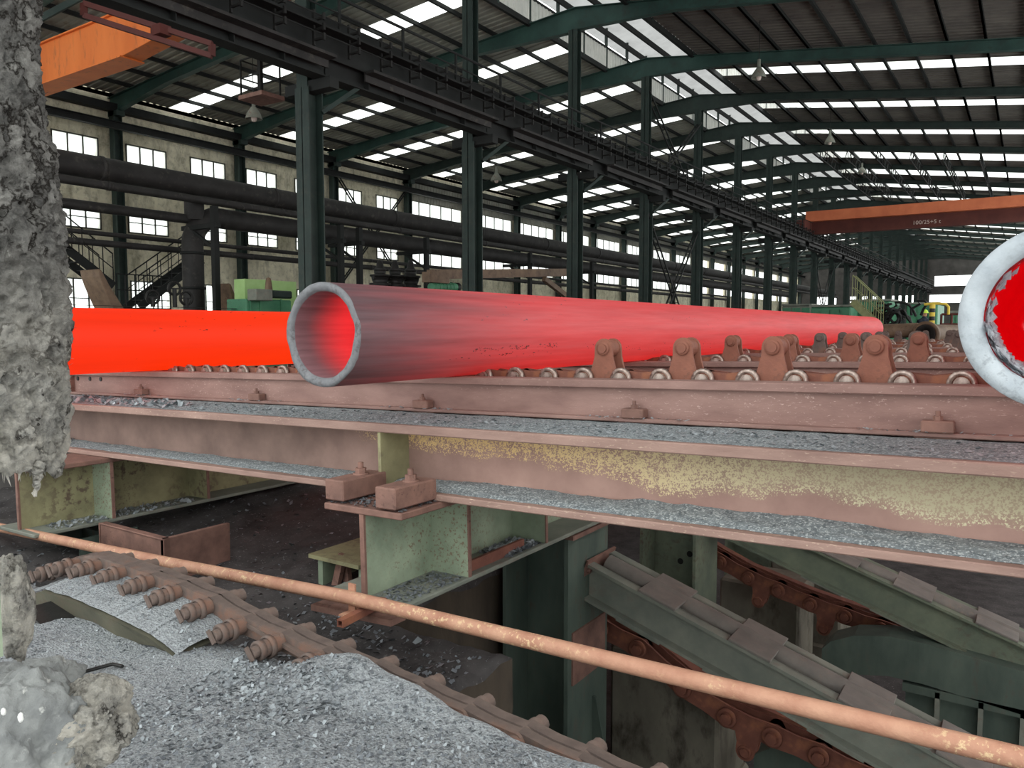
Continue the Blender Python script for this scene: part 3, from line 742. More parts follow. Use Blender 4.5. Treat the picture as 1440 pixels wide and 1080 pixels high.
def flakes(b, n, box, z, rr, smin=.006, smax=.02, zz=None, tilt=.5):
    for k in range(n):
        x, y = rr.uniform(box[0], box[1]), rr.uniform(box[2], box[3])
        h = z if zz is None else zz(x, y)
        if h is None: continue
        s = rr.uniform(smin, smax); a = rr.uniform(0, 6.28)
        u = Vector((math.cos(a), math.sin(a), rr.uniform(-tilt, tilt))) * s; w = Vector((-math.sin(a), math.cos(a), rr.uniform(-tilt, tilt))) * s * rr.uniform(.45, 1)
        c = Vector((x, y, h + s * .25))
        b.add([c - u - w * .6, c + u * .8 - w, c + u + w * .7, c - u * .7 + w], [(0, 1, 2, 3)])
    return b
rr = random.Random(11)
b = B(); flakes(b, 2600, (-10, 2.4, GY0 + .08, GY0 + .5), -.522, rr, .004, .014)
for x0 in (-7.9, -7.2, -6.4): flakes(b, 160, (x0 - .5, x0 + .6, GY0 + .08, GY0 + .4), -.515, rr, .008, .03, tilt=1)
flakes(b, 700, (-3.3, 2.4, GY0 + .08, GYW), -.92, rr, .003, .01); flakes(b, 160, (-8.6, -7.6, GY0 + .1, GYW), -.915, rr, .01, .03, tilt=1)
flakes(b, 150, (-4.0, -3.4, GY0 + .05, GYW), -.925, rr, .004, .014)
bp('scale_flakes', b, 'flake', g, kind='stuff', label='loose pale scale flakes', fix=False)
b = B()
for x in CLIPS: flakes(b, 40, (x - .35, x + .35, 4.1, 4.17), ZR - .218, rr, .004, .013)
bp('scale_flakes', b, 'flake', g, kind='stuff', fix=False)
# clamps holding the girder down on the crossbeam
def clamp(x0, x1, y0, y1, z0, mat, skew=0):
    b = B(); b.mm((x0, y0, z0), (x1, y1, z0 + .125)); c = bp('clamp_block', b, mat, g, bevel=.008)
    xm, ym = (x0 + x1) / 2, (y0 + y1) / 2 + .04
    b = B(); b.prism(hexprof(.036), (xm, ym, z0 + .125), (1, 0, 0), (0, 1, 0), (0, 0, .04)); b.tube((xm, ym, z0 + .16), (xm, ym, z0 + .2), .018, 10); bp('bolt', b, 'rust', c)
    b = B(); b.lathe((xm, ym, z0 + .125), (0, 0, 1), [(0, .05), (.008, .05), (.008, .02)], 16); bp('washer', b, 'rust', c)
clamp(-3.53, -3.375, 3.22, 3.60, -.962, 'rust'); clamp(-3.09, -2.935, 3.19, 3.56, -.962, 'rust')
# ---- crossbeams under the girder, running away from the camera
def crossbeam(xc, y0, y1, w, label, paint):
    zt, zb = -.976, -1.535
    c = bthing('crossbeam', label, 'beam', xc, y0, zb)
    b = B(); b.mm((xc - w / 2, y0, zt - .04), (xc + w / 2, y1, zt)); bp('top_flange', b, 'rust', c, bevel=.006)
    b = B(); b.mm((xc - w / 2, y0 - .02, zb), (xc + w / 2, y1, zb + .03)); bp('bottom_flange', b, 'grey_green', c, bevel=.006)
    b = B(); b.mm((xc - .02, y0 + .02, zb + .03), (xc + .01, y1, zt - .04)); bp('web', b, paint, c)
    b = B(); b.mm((xc - .022, y0 + .005, zb + .03), (xc + .012, y0 + .022, zt - .04)); bp('web_edge', b, 'rust', c)
    for k, y in enumerate((y0 + .62, y0 + 1.55, y0 + 3.4, y0 + 5.4, y0 + 8.4)):
        for sx, m in ((1, paint if k else 'green_old'), (-1, paint)):
            b = B(); b.mm((xc + .005 if sx > 0 else xc - w / 2 + .01, y, zb + .03), (xc + w / 2 - .01 if sx > 0 else xc - .015, y + .022, zt - .04)); bp('stiffener', b, m, c)
            if sx > 0 and k < 2:
                b = B(); b.mm((xc + w / 2 - .012, y - .002, zb + .03), (xc + w / 2 - .002, y + .024, zt - .04)); bp('stiffener_edge', b, 'rust', c)
    return c, zb, zt
c1, zb, zt = crossbeam(-3.21, 3.2, 21.6, .62, 'pale green crossbeam end with stiffeners under the middle of the girder', 'green_old')
b = B(); b.mm((-2.99, 3.87, zb + .03), (-2.965, 4.55, zb + .1)); bp('angle_iron', b, 'chain_red', c1)
b = B(); flakes(b, 500, (-3.18, -2.93, 3.25, 3.8), zb + .032, rr, .004, .012); flakes(b, 700, (-3.18, -2.93, 4.3, 4.72), zb + .034, rr, .006, .02, tilt=1); flakes(b, 700, (-3.5, -2.92, 3.22, 3.6), zt + .004, rr, .004, .012)
bp('scale_flakes', b, 'flake_dark', c1, kind='stuff', fix=False)
b = B(); flakes(b, 300, (-3.12, -2.95, 4.35, 4.7), zb + .045, rr, .008, .022, tilt=1); bp('scale_flakes', b, 'flake', c1, kind='stuff', fix=False)
c2, _, _ = crossbeam(-6.86, 2.95, 21.6, .62, 'dark yellow-green crossbeam under the left part of the girder', 'green_yellow')
b = B(); flakes(b, 260, (-6.8, -6.56, 3.1, 4.4), zb + .034, rr, .006, .022, tilt=1); bp('scale_flakes', b, 'flake', c2, kind='stuff', fix=False)
c3, _, _ = crossbeam(1.0, 3.2, 21.6, .62, 'crossbeam', 'green_old'); bpy.data.objects.remove(c3) if False else tag(c3, 'crossbeam hidden under the right end of the girder', 'beam')

# ---- handrail pipe
pts = [at(-40, 731, Y=3.0), at(0, 742, Y=3.0), at(240, 792, Y=3.0), at(490, 840, Y=2.99), at(960, 953, Y=2.99), at(1440, 1067, Y=2.99), at(1560, 1096, Y=2.99)]
h = thing('handrail', 'long orange-pink rusty handrail tube running in front of the pit', 'handrail', pts[3] - Vector((0, 0, .1)))
b = B(); b.path(pts, .038, 16); part('tube', b, 'handrail', h)
q = at(490, 850, Y=2.99)
b = B(); b.bar(q + Vector((.0, .03, -.05)), q + Vector((0, .03, .11)), .05, .012); b.bar(q + Vector((0, -.05, -.05)), q + Vector((0, .2, -.05)), .05, .01); k_ = part('bracket', b, 'handrail', h, label='rusty angle bracket')
b = B(); e0, e1 = at(478, 877, Y=2.80), at(540, 845, Y=3.2)
for o in ((0, .017), (0, -.017)): b.bar(e0 + Vector((0, 0, o[1])), e1 + Vector((0, 0, o[1])), .04, .006)
for o in (-.018, .018): b.bar(e0 + Vector((o, 0, 0)), e1 + Vector((o, 0, 0)), .006, .04)
part('square_tube', b, 'chain_red', h)
b = B(); b.bar(at(448, 850, Y=3.1), at(560, 872, Y=3.1), .12, .035); part('support_flat', b, 'rust', h)

# ---- posts in the pit
def post(label, x0, x1, y0, y1, z0, z1, mat, cap=True):
    p = thing('pit_post', label, 'post', ((x0 + x1) / 2, (y0 + y1) / 2, z0), group=None)
    for x, nm in ((x0, 'flange'), (x1 - .035, 'flange')):
        b = B(); b.mm((x, y0, z0), (x + .035, y1, z1)); part(nm, b, mat, p)
    b = B(); b.mm((x0 + .035, (y0 + y1) / 2 - .012, z0), (x1 - .035, (y0 + y1) / 2 + .012, z1)); part('web', b, mat, p)
    if cap:
        b = B(); b.mm((x0 - .05, y0 - .03, z1), (x1 + .06, y1 + .04, z1 + .035)); part('cap_plate', b, 'rust', p)
    return p
ZP = -1.645
p1 = post('thick dark green post under the pale green crossbeam', -3.55, -2.93, 5.18, 5.86, ZF, ZP, 'green_dark')
x = -2.93
b = B(); b.mm((x, 5.24, -2.85), (x + .015, 5.8, -2.42)); part('patch_plate', b, 'rust', p1, label='rusty patch plate')
b = B(); b.prism([(0, 0), (.16, 0), (.03, .62), (0, .62)], (x, 5.6, -3.7), (1, 0, 0), (0, 0, 1), (0, .02, 0)); part('gusset', b, 'green_dark', p1)
p2 = post('second green post behind the first skid, with bolt holes', -3.55, -2.9, 7.9, 8.6, ZF, ZP, 'green_mid')
p3 = post('third green post far back above the upper return chain', -3.5, -2.85, 10.7, 11.4, ZF, ZP, 'green_mid')
b = B()
for px, py in ((957, 789), (970, 779)):
    q = at(px, py, Y=7.9 + .34); b.tube((q.x, 8.235, q.z), (q.x, 8.24, q.z), .035, 12)
part('bolt_hole', b, 'black', p2)
# ---- skid beams: open troughs with wear plates
def skid(label, p, q, w, h, ts, plw, mat):
    """p,q: near top edge start and end; trough w wide (along +Y), h deep"""
    d = (q - p).normalized(); s = Vector((0, 1, 0)); u = s.cross(d).normalized()
    if u.z < 0: u = -u
    L = (q - p).length
    o = thing('skid_beam', label, 'beam', (p + q) / 2 - u * h)
    b = B()
    def bx(x0, x1, y0, y1, z0, z1, bb):
        vs = [p + d * x + s * y + u * z for x in (x0, x1) for y in (y0, y1) for z in (z0, z1)]
        bb.add(vs, [(0, 1, 3, 2), (4, 6, 7, 5), (0, 4, 5, 1), (2, 3, 7, 6), (0, 2, 6, 4), (1, 5, 7, 3)])
    for y0 in (0, w - .03):
        sgn = -1 if y0 == 0 else 1
        bb = B(); bx(0, L, y0 + .01 if sgn < 0 else y0 + .006, y0 + .024 if sgn < 0 else y0 + .02, -h, 0, bb)
        bx(0, L, (-.07 if sgn < 0 else w - .03), (.03 if sgn < 0 else w + .07), -.025, 0, bb); bx(0, L, (-.07 if sgn < 0 else w - .03), (.03 if sgn < 0 else w + .07), -h, -h + .025, bb)
        part('side_channel', bb, mat, o)
    bb = B(); bb.tube(p + d * .05 + s * (w * .62) - u * .05, q - d * .05 + s * (w * .62) - u * .05, .085, 18); part('inner_bar', bb, 'plate', o)
    for t in ts:
        bb = B(); bx(t, t + plw, -.075, w + .075, .002, .022, bb); part('wear_plate', bb, 'plate', o, bevel=.004)
        bb = B(); bx(t - .1, t + plw * .9, -.06, w + .06, -h - .02, -h, bb); part('under_plate', bb, 'grey_green', o)
    bb = B(); bx(-.02, 0, -.08, w + .08, -h - .03, .03, bb); part('end_plate', bb, 'rust', o)
    bb = B()
    for z in (-.06, -h + .06): bb.tube(p + s * -.04 + u * z + d * -.0, p + s * -.04 + u * z + d * .025, .022, 8)
    part('bolt', bb, 'rust', o)
    return o
pA, qA = at(833, 791, Y=5.52), at(1440, 1120, Y=5.52)
d = (qA - pA).normalized(); LA = (qA - pA).length
def along(px, p, q, Y):
    a, c, m = at(px, 500, Y=Y).x, p.x, (q - p).normalized(); return (a - c) / m.x
skid('long grey-green skid trough bolted to the first post', pA, qA + d * .5, .34, .30, [along(px, pA, qA, 5.52) for px in (906, 1036, 1195)] + [along(1195, pA, qA, 5.52) + .62], .32, 'grey_green')
pB, qB = at(1085, 742, Y=8.35), at(1440, 905, Y=8.35)
dB = (qB - pB).normalized()
skid('upper skid trough with mottled green side, under the right of the girder', pB - dB * .5, qB + dB * .6, .34, .32, [along(px, pB, qB, 8.35) + .5 for px in (1165, 1268, 1388)], .36, 'green_mid')
# ---- return strands of the chains with pushers hanging down
lk_ret = link_mesh(.35, .185, .1, .02, ['chain_red'], .86); pn_ret = pin_mesh(.078, .2, ['chain_red', 'chain_red'])
pu_ret, ro_ret = pusher_meshes(['chain_red'], -1, 1.35)
def ret_chain(label, Y, pins, dogs):
    ps = [at(px, py, Y=Y) for px, py in pins]
    o = thing('return_chain', label, 'chain', ps[len(ps) // 2] - Vector((0, 0, .1))); inv = mw(o).inverted()
    for k, p in enumerate(ps):
        inst('pin', pn_ret, o, inv @ T(*p))
        if k + 1 < len(ps):
            q = ps[k + 1]; a = math.atan2(-(q.z - p.z), q.x - p.x); c = (p + q) / 2; sc = (q - p).length / .35
            m = inv @ T(*c) @ Matrix.Rotation(a, 4, 'Y')
            inst('link', lk_ret, o, m @ Matrix.Diagonal((sc, 1, 1, 1)))
            if k in dogs:
                d_ = inst('pusher', pu_ret, o, m); inst('roller', ro_ret, d_, I4)
    ps2 = [p + Vector((0, .12, .1)) for p in ps]
    b = B()
    for p, q in zip(ps2[:-1], ps2[1:]): b.bar(p, q, .1, .03)
    part('guide_strip', b, 'chain_red', o)
    return o
ret_chain('upper red-brown return chain with hanging pushers', 8.95, [(975, 762), (1016, 788), (1055, 810), (1097, 828), (1142, 847), (1190, 864), (1240, 881), (1293, 897), (1348, 911), (1405, 926), (1465, 944)], (2, 4, 6))
ret_chain('lower red-brown return chain below the long skid', 6.1, [(800, 850), (850, 880), (903, 908), (965, 962), (1027, 1003), (1090, 1030), (1155, 1057), (1224, 1090), (1296, 1124)], (4,))
d0 = at(940, 955, Y=6.0)
# ---- concrete piers behind the chains
def pier(label, px0, px1, py, Y, depth):
    a, c = at(px0, py, Y=Y), at(px1, py, Y=Y); b = B()
    nx, nz = 10, 10
    b.mm((a.x, Y, ZF), (c.x, Y + depth, a.z)); b.mm((a.x - .05, Y - .05, ZF), (c.x + .05, Y + depth, ZF + .25))
    return whole('concrete_pier', b, 'concrete', label, 'pier', bevel=.03)
pier('stained concrete pier behind the lower return chain', 858, 1012, 905, 6.4, .8)
pier('stained concrete pier behind the upper return chain', 1012, 1125, 812, 9.35, .8)
pier('concrete pier half hidden under the upper skid', 1085, 1185, 770, 10.5, .8)
# ---- curved dark green guide with ribbed panel below
Yg = 8.2
o = thing('curved_guide', 'dark green curved steel guide with ribbed panel at lower right of pit', 'guide', (-1, Yg, -3.4))
top = [(1156, 912), (1168, 902), (1200, 894), (1250, 895), (1300, 905), (1370, 925), (1440, 945), (1520, 970)]
tp = [at(px, py, Y=Yg) for px, py in top]
b = B(); n = len(tp); hgt = .40
vs = [p for p in tp] + [p - Vector((0, 0, hgt * (.35 if i == 0 else (.8 if i == 1 else 1)))) for i, p in enumerate(tp)]
vs += [p + Vector((0, .35, 0)) for p in vs]
m = 2 * n
fs = [(k, k + 1, n + k + 1, n + k) for k in range(n - 1)] + [(m + k, m + n + k, m + n + k + 1, m + k + 1) for k in range(n - 1)]
fs += [(k, m + k, m + k + 1, k + 1) for k in range(n - 1)] + [(n + k, n + k + 1, m + n + k + 1, m + n + k) for k in range(n - 1)] + [(0, n, m + n, m), (n - 1, m + n - 1, m + 2 * n - 1, 2 * n - 1)]
b.add(vs, fs); part('guide_box', b, 'machine_green_dark' if 'machine_green_dark' in M else 'green_dark', o)
a, c = at(1274, 958, Y=Yg + .1), at(1560, 958, Y=Yg + .1)
b = B(); b.mm((a.x, Yg + .1, ZF), (c.x, Yg + .13, a.z)); part('panel', b, 'green_dark', o)
b = B(); b.mm((a.x - .02, Yg, a.z - .06), (c.x, Yg + .1, a.z + .02)); part('panel_rail', b, 'green_dark', o)
for px in (1318, 1380, 1440):
    q = at(px, 980, Y=Yg); b = B(); b.mm((q.x - .02, Yg, ZF), (q.x + .02, Yg + .1, a.z)); part('rib', b, 'grey_green', o)
# ---- lower curved sheet under the front return chain
b = B(); p = [at(px, py, Y=6.5) for px, py in ((1060, 1062), (1090, 1049), (1125, 1046), (1165, 1058), (1240, 1090))]
vs = [q + Vector((0, dy, 0)) for dy in (0, .3) for q in p]; n = len(p); vs += [v - Vector((0, 0, .3)) for v in vs]
b.add(vs, [(k, k + 1, n + k + 1, n + k) for k in range(n - 1)] + [(k, 2 * n + k, 2 * n + k + 1, k + 1) for k in range(n - 1)] + [(n + k, n + k + 1, 3 * n + k + 1, 3 * n + k) for k in range(n - 1)] + [(0, n, 3 * n, 2 * n)])
whole('curved_guide', b, 'green_dark', 'small curved grey guide at the bottom edge below the lower chain', 'guide')
# ================================================================== FRONT LEFT: SCALE HEAP, CHAIN, WOOL
def gz(x, y):
    """height of the scale heap"""
    z = -1.50 + .05 * fbm(Vector((x * .9, y * .9, 3)), 3) + .012 * fbm(Vector((x * 6, y * 6, 1)), 3)
    z -= .05 * max(0, min(1, (-x - 3.6))) + .06 * max(0, (y - 2.1) * 5) * (1 if x < -2.75 else 0)
    z -= .10 * max(0, .9 - y)
    w = min(1, max(0, (x + 2.75) / .5)); w = w * w * (3 - 2 * w)
    if w > 0:
        tz = -1.36 - (x + 2.5) * .165 + .015 - abs(2.28 - y) * .42 + .02 * fbm(Vector((x * 5, y * 5, 6)), 3)
        z = z + w * max(0, tz - z)
    return z
b = B(); nx, ny = 150, 90; X0, X1, Y0, Y1 = -8.2, .2, -.6, 2.3; vs = []
for i in range(nx + 1):
    for j in range(ny + 1):
        x, y = X0 + (X1 - X0) * i / nx, Y0 + (Y1 - Y0) * j / ny
        vs.append((x, y, gz(x, y)))
m = ny + 1
b.add(vs, [(i * m + j, (i + 1) * m + j, (i + 1) * m + j + 1, i * m + j + 1) for i in range(nx) for j in range(ny)], True)
rim = [i * m + ny for i in range(nx + 1)]
b.add([vs[k] for k in rim] + [(vs[k][0], vs[k][1] + .02, ZF) for k in rim], [(k, k + 1, nx + 1 + k + 1, nx + 1 + k) for k in range(nx)])
hp = whole('scale_heap', b, 'scale', 'wide grey heap of mill scale at the lower left', 'scale heap', kind='stuff')
rr = random.Random(21); b = B()
flakes(b, 9000, (-6, -.9, .9, 2.27), 0, rr, .002, .006, zz=gz, tilt=.7)
flakes(b, 3000, (-2.9, -.9, 1.5, 2.27), 0, rr, .003, .009, zz=gz, tilt=.8)
flakes(b, 500, (-2.9, -2.2, 1.85, 2.2), 0, rr, .006, .015, zz=gz, tilt=.6)
part('light_flakes', b, 'flake', hp, kind='stuff', fix=False)
b = B(); flakes(b, 6000, (-6, -.9, .9, 2.27), 0, rr, .003, .008, zz=gz, tilt=.7); flakes(b, 2200, (-2.8, -.9, 1.4, 2.27), 0, rr, .004, .010, zz=gz, tilt=.8)
part('dark_flakes', b, 'flake_dark', hp, kind='stuff', fix=False)
# bent black wire lying on the heap
p = [at(px, py, Z=-1.46) for px, py in ((103, 941), (120, 931), (140, 925), (158, 921), (172, 927))]
p = [Vector((q.x, q.y, gz(q.x, q.y) + .016)) for q in p]
b = B(); b.path(p, .008, 6); whole('bent_wire', b, 'black', 'bent black wire lying on the grey scale heap', 'wire')

# ---- chain running past the heap
YF = 2.2
pinsF = [(60, 807), (84, 800), (113, 803), (147, 813), (186, 826), (224, 841), (268, 861), (313, 890)]
ps = [at(px, py, Y=YF) for px, py in pinsF]
# the rest follows one straight run downhill to the right
pe = at(700, 1062, Y=YF + .1); p_ = ps[-1]; step = (pe - p_).normalized() * .255
while ps[-1].x < -.9: ps.append(ps[-1] + step)
lk_f = link_mesh(.255, .092, .012, .05, ['chain_dust'], .84)
bb = B(); bb.cur = 0; bb.tube((0, -.18, 0), (0, .1, 0), .04, 16); bb.tube((0, -.21, 0), (0, -.17, 0), .028, 10)
bb.lathe((0, -.175, 0), (0, 1, 0), [(0, .03), (-.008, .032), (-.008, .046), (.02, .046), (.02, .04)], 18)
bb.lathe((0, -.13, 0), (0, 1, 0), [(0, .044), (0, .053), (.025, .053), (.025, .044)], 18)
bb.box((.0, -.222, 0), (.07, .012, .02), Matrix.Rotation(R(50), 3, 'Y'))
bb.tube((0, .09, 0), (0, .14, 0), .034, 12)
pn_f = mesh_from(bb, ['chain_dust'])
fc = thing('front_chain', 'dusty brown chain with knobbed pins beside the scale heap', 'chain', ps[6] - Vector((0, 0, .08))); inv = mw(fc).inverted()
for k, p in enumerate(ps):
    c = p + Vector((0, .16, 0)); inst('pin', pn_f, fc, inv @ T(*c))
    if k + 1 < len(ps):
        q = ps[k + 1]; a = math.atan2(-(q.z - p.z), q.x - p.x); cc = (p + q) / 2 + Vector((0, .16, 0)); sc = (q - p).length / .255
        inst('link', lk_f, fc, inv @ T(*cc) @ Matrix.Rotation(a, 4, 'Y') @ Matrix.Diagonal((sc, 1, 1, 1)))
# cover strip along the chain top, bent over the hump
top = [at(px, py, Y=2.36) for px, py in ((108, 786), (140, 780), (170, 788), (240, 812), (300, 845), (370, 880), (450, 925))]
b = B()
for p, q in zip(top[:-1], top[1:]): b.bar(p, q, .11, .02)
part('cover_strip', b, 'chain_dust', fc)
# bent apron plate below the left end of the chain
e = [(36, 833), (90, 814), (130, 826), (190, 851), (240, 874), (278, 902)]
up = [at(px, py, Y=2.12) - Vector((0, 0, .03)) for px, py in e]; lo = [at(px, py, Y=1.98) for px, py in ((44, 836), (95, 820), (132, 832), (192, 857), (240, 880), (277, 904))]
b = B(); n = len(e)
lo = [Vector((p.x, 2.0, p.z - .005)) for p in up]; dn = [Vector((p.x + (.1 if i == 0 else 0), 2.03, max(p.z - (.02 if i == 0 else .15 if i < 4 else .06), gz(p.x, 2.0) - .03))) for i, p in enumerate(up)]
bk = [Vector((p.x, 2.36, p.z + .02)) for p in up]
vs = bk + lo + dn
b.add(vs, [(r * n + k, r * n + k + 1, (r + 1) * n + k + 1, (r + 1) * n + k) for r in range(2) for k in range(n - 1)])
ap = whole('apron_plate', b, 'apron', 'bent dark apron plate under the left end of the dusty chain', 'plate')
md = ap.modifiers.new('thickness', 'SOLIDIFY'); md.thickness = .012
b = B(); dd = []
for k in range(n - 1):
    for i in range(9):
        f = i / 8
        for j in range(7):
            g_ = j / 6; p = up[k].lerp(up[k + 1], f); q = Vector((p.x, 2.015, p.z)).lerp(Vector((p.x, 2.36, p.z + .02)), g_)
            dd.append(q + Vector((0, 0, .004 + .022 * min(1, 3 * g_) * (1 + .8 * noise.noise(q * 9)) + .006 * noise.noise(q * 45))))
b.add(dd, [(i * 7 + j, (i + 1) * 7 + j, (i + 1) * 7 + j + 1, i * 7 + j + 1) for i in range((n - 1) * 9 - 1) for j in range(6)], True)
part('scale_layer', b, 'scale', ap, kind='stuff', label='layer of grey scale dust')
b = B(); flakes(b, 500, (-4.3, -2.4, 2.03, 2.3), 0, rr, .003, .01, zz=lambda x, y: (lambda a: a)(next((p.z + (q.z - p.z) * (x - p.x) / (q.x - p.x) + .032 for p, q in zip(up[:-1], up[1:]) if p.x <= x <= q.x), None)), tilt=.7)
part('scale_flakes', b, 'flake', ap, kind='stuff', fix=False)
b = B(); p, q = at(40, 856, Y=1.9), at(72, 868, Y=1.9); b.prism([(0, 0), (.25, 0), (.27, .03), (0, .04)], (p.x, 1.86, p.z - .03), (1, 0, -.15), (0, 0, 1), (0, .18, 0))
whole('steel_offcut', b, 'black', 'small dark steel offcut below the apron plate', 'offcut', bevel=.005)

# ---- dirt ground and foundation block behind the chain
def dz(x, y): return -2.02 + .06 * fbm(Vector((x * 1.4, y * 1.4, 7)), 4) + .025 * fbm(Vector((x * 8, y * 8, 2)), 3) + .12 * max(0, y - 3.6) * (1 if x < -3.7 else 0) + .06 * max(0, -x - 5) + .1 * max(0, min(1, -x - 3.6 + .6) if x > -4.6 else 0) * 0
b = B(); nx, ny = 90, 46; X0, X1, Y0, Y1 = -9.15, -3.66, 2.5, 7.2; vs = []
for i in range(nx + 1):
    for j in range(ny + 1):
        x, y = X0 + (X1 - X0) * i / nx, Y0 + (Y1 - Y0) * j / ny
        if i == nx: x += .05 * fbm(Vector((y * 3, 0, 4)), 3)
        vs.append((x, y, dz(x, y) - (.05 if i == nx else 0)))
m = ny + 1
b.add(vs, [(i * m + j, (i + 1) * m + j, (i + 1) * m + j + 1, i * m + j + 1) for i in range(nx) for j in range(ny)], True)
dt = whole('dirt_ground', b, 'dirt', 'dark dirt ground under the left part of the bed', 'ground', kind='stuff')
b = B(); e = [vs[nx * m + j] for j in range(m)]; rows = 6
g_ = [(x + .04 * fbm(Vector((y * 4, k * .6, 1)), 3) if k else x, y, z + (ZF - z) * k / rows) for k in range(rows + 1) for x, y, z in e]
b.add(g_, [(k * m + j, k * m + j + 1, (k + 1) * m + j + 1, (k + 1) * m + j) for k in range(rows) for j in range(m - 1)], True)
e2 = [vs[i * m] for i in range(nx + 1)]; g2 = [(x, y + (.05 * fbm(Vector((x * 4, k * .6, 5)), 3) if k else 0), z + (ZF - z) * k / rows) for k in range(rows + 1) for x, y, z in e2]; n2 = nx + 1
b.add(g2, [(k * n2 + j, k * n2 + j + 1, (k + 1) * n2 + j + 1, (k + 1) * n2 + j) for k in range(rows) for j in range(n2 - 1)], True)
part('foundation_side', b, 'concrete_dark', dt)
b = B(); flakes(b, 1200, (-8, -3.7, 2.6, 7), 0, rr, .006, .022, zz=dz, tilt=.7); part('scale_flakes', b, 'flake_dark', dt, kind='stuff', fix=False)
b = B(); flakes(b, 140, (-8, -3.7, 2.6, 6), 0, rr, .004, .014, zz=dz, tilt=.7); part('pale_flakes', b, 'flake', dt, kind='stuff', fix=False)
# foundation block nearer the post
b = B(); nx, ny = 24, 24; X0, X1, Y0, Y1 = -3.66, -2.56, 2.45, 3.84; vs = []
for i in range(nx + 1):
    for j in range(ny + 1):
        x, y = X0 + (X1 - X0) * i / nx, Y0 + (Y1 - Y0) * j / ny
        if i == nx: x += .03 * fbm(Vector((y * 3, 0, 4)), 3)
        if j == ny: y += .03 * fbm(Vector((x * 3, 0, 9)), 3)
        vs.append((x, y, dz(x, y) - (.04 if i == nx or j == ny else 0)))
m = ny + 1
b.add(vs, [(i * m + j, (i + 1) * m + j, (i + 1) * m + j + 1, i * m + j + 1) for i in range(nx) for j in range(ny)], True)
fb = whole('foundation_block', b, 'dirt', 'dirt-topped concrete foundation block below the pale green crossbeam', 'foundation')
def skirt(e, ax):
    rows = 8; g_ = []
    for k in range(rows + 1):
        for x, y, z in e:
            q = .05 * fbm(Vector((x * 4 + y * 4, k * .5, 1)), 3) if k else 0
            g_.append((x + (q if ax == 0 else 0), y + (q if ax else 0), z + (ZF - z) * k / rows))
    n_ = len(e); b = B(); b.add(g_, [(k * n_ + j, k * n_ + j + 1, (k + 1) * n_ + j + 1, (k + 1) * n_ + j) for k in range(rows) for j in range(n_ - 1)], True); part('side_face', b, 'concrete_dark', fb)
skirt([vs[nx * m + j] for j in range(m)], 0); skirt([vs[i * m + ny] for i in range(nx + 1)], 1)
b = B(); flakes(b, 700, (ZF, -2.62, 2.5, 3.75), 0, rr, .006, .02, zz=dz, tilt=.7); part('scale_flakes', b, 'flake_dark', fb, kind='stuff', fix=False)
b = B(); flakes(b, 60, (ZF, -2.62, 2.5, 3.75), 0, rr, .006, .03, zz=dz, tilt=.7); part('pale_flakes', b, 'flake', fb, kind='stuff', fix=False)
# heap of scale at the foot of the first post
b = B(); vs = []; n = 16
for r_ in range(6):
    for k in range(n):
        t = 2 * math.pi * k / n; q = .42 * r_ / 5; vs.append((-3.2 + q * math.cos(t) * .6, 5.3 + q * math.sin(t) * .55, ZF + .42 * (1 - (r_ / 5) ** 1.3) + .03 * noise.noise(Vector((q * 9, t, 0)))))
b.add(vs, [(r_ * n + k, r_ * n + (k + 1) % n, (r_ + 1) * n + (k + 1) % n, (r_ + 1) * n + k) for r_ in range(5) for k in range(n)], True)
whole('scale_mound', b, 'scale', 'small mound of grey scale inside the foot of the first post', 'scale mound', kind='stuff')

# ---- things dimly seen under the bed
def stub(name, label, px0, px1, py0, py1, Y, d, mat, cat='post', cap=None):
    a, c = at(px0, py0, Y=Y), at(px1, py1, Y=Y); o = thing(name, label, cat, ((a.x + c.x) / 2, Y, c.z))
    b = B(); w = abs(c.x - a.x); x = a.x
    b.mm((x, Y, c.z), (x + .03, Y + d, a.z)); b.mm((c.x - .03, Y, c.z), (c.x, Y + d, a.z)); b.mm((x, Y + d * .5, c.z), (c.x, Y + d * .5 + .02, a.z)); part('shaft', b, mat, o)
    b = B(); b.mm((x - .06, Y - .05, a.z), (c.x + .06, Y + d + .05, a.z + .05)); part('cap_plate', b, mat, o)
    return o
stub('pit_post', 'short pale post in the dark under the left crossbeam', 254, 272, 690, 738, 6.6, .2, 'green_old')
stub('pit_post', 'dim brown post third from left under the bed', 300, 322, 695, 745, 7.0, .3, 'rust')
stub('pit_post', 'dim green post in the dark middle under the bed', 375, 415, 700, 770, 6.3, .3, 'green_yellow')
stub('pit_post', 'dim dark post beside the dim green post', 338, 362, 690, 762, 6.8, .3, 'green_dark')
# red box plate and post under the left crossbeam
a, c = at(140, 735, Y=3.4), at(232, 830, Y=3.4)
b = B(); b.mm((a.x, 3.4, c.z), (c.x, 3.46, a.z)); b.mm((c.x - .04, 3.4, c.z), (c.x, 4.0, a.z)); b.mm((a.x, 3.39, a.z - .012), (c.x, 3.4, a.z + .004)); b.mm((a.x - .004, 3.39, c.z), (a.x + .014, 3.4, a.z))
whole('box_plate', b, 'rust', 'upright rusty red plate under the left crossbeam', 'plate', bevel=.01)
a, c = at(76, 748, Y=3.3), at(116, 830, Y=3.3)
b = B(); b.mm((a.x, 3.3, c.z), (a.x + .03, 3.8, a.z)); b.mm((c.x - .03, 3.3, c.z), (c.x, 3.8, a.z)); b.mm((a.x, 3.52, c.z), (c.x, 3.55, a.z))
whole('pit_post', b, 'green_dark', 'short dark post below the left crossbeam beside the red plate', 'post')
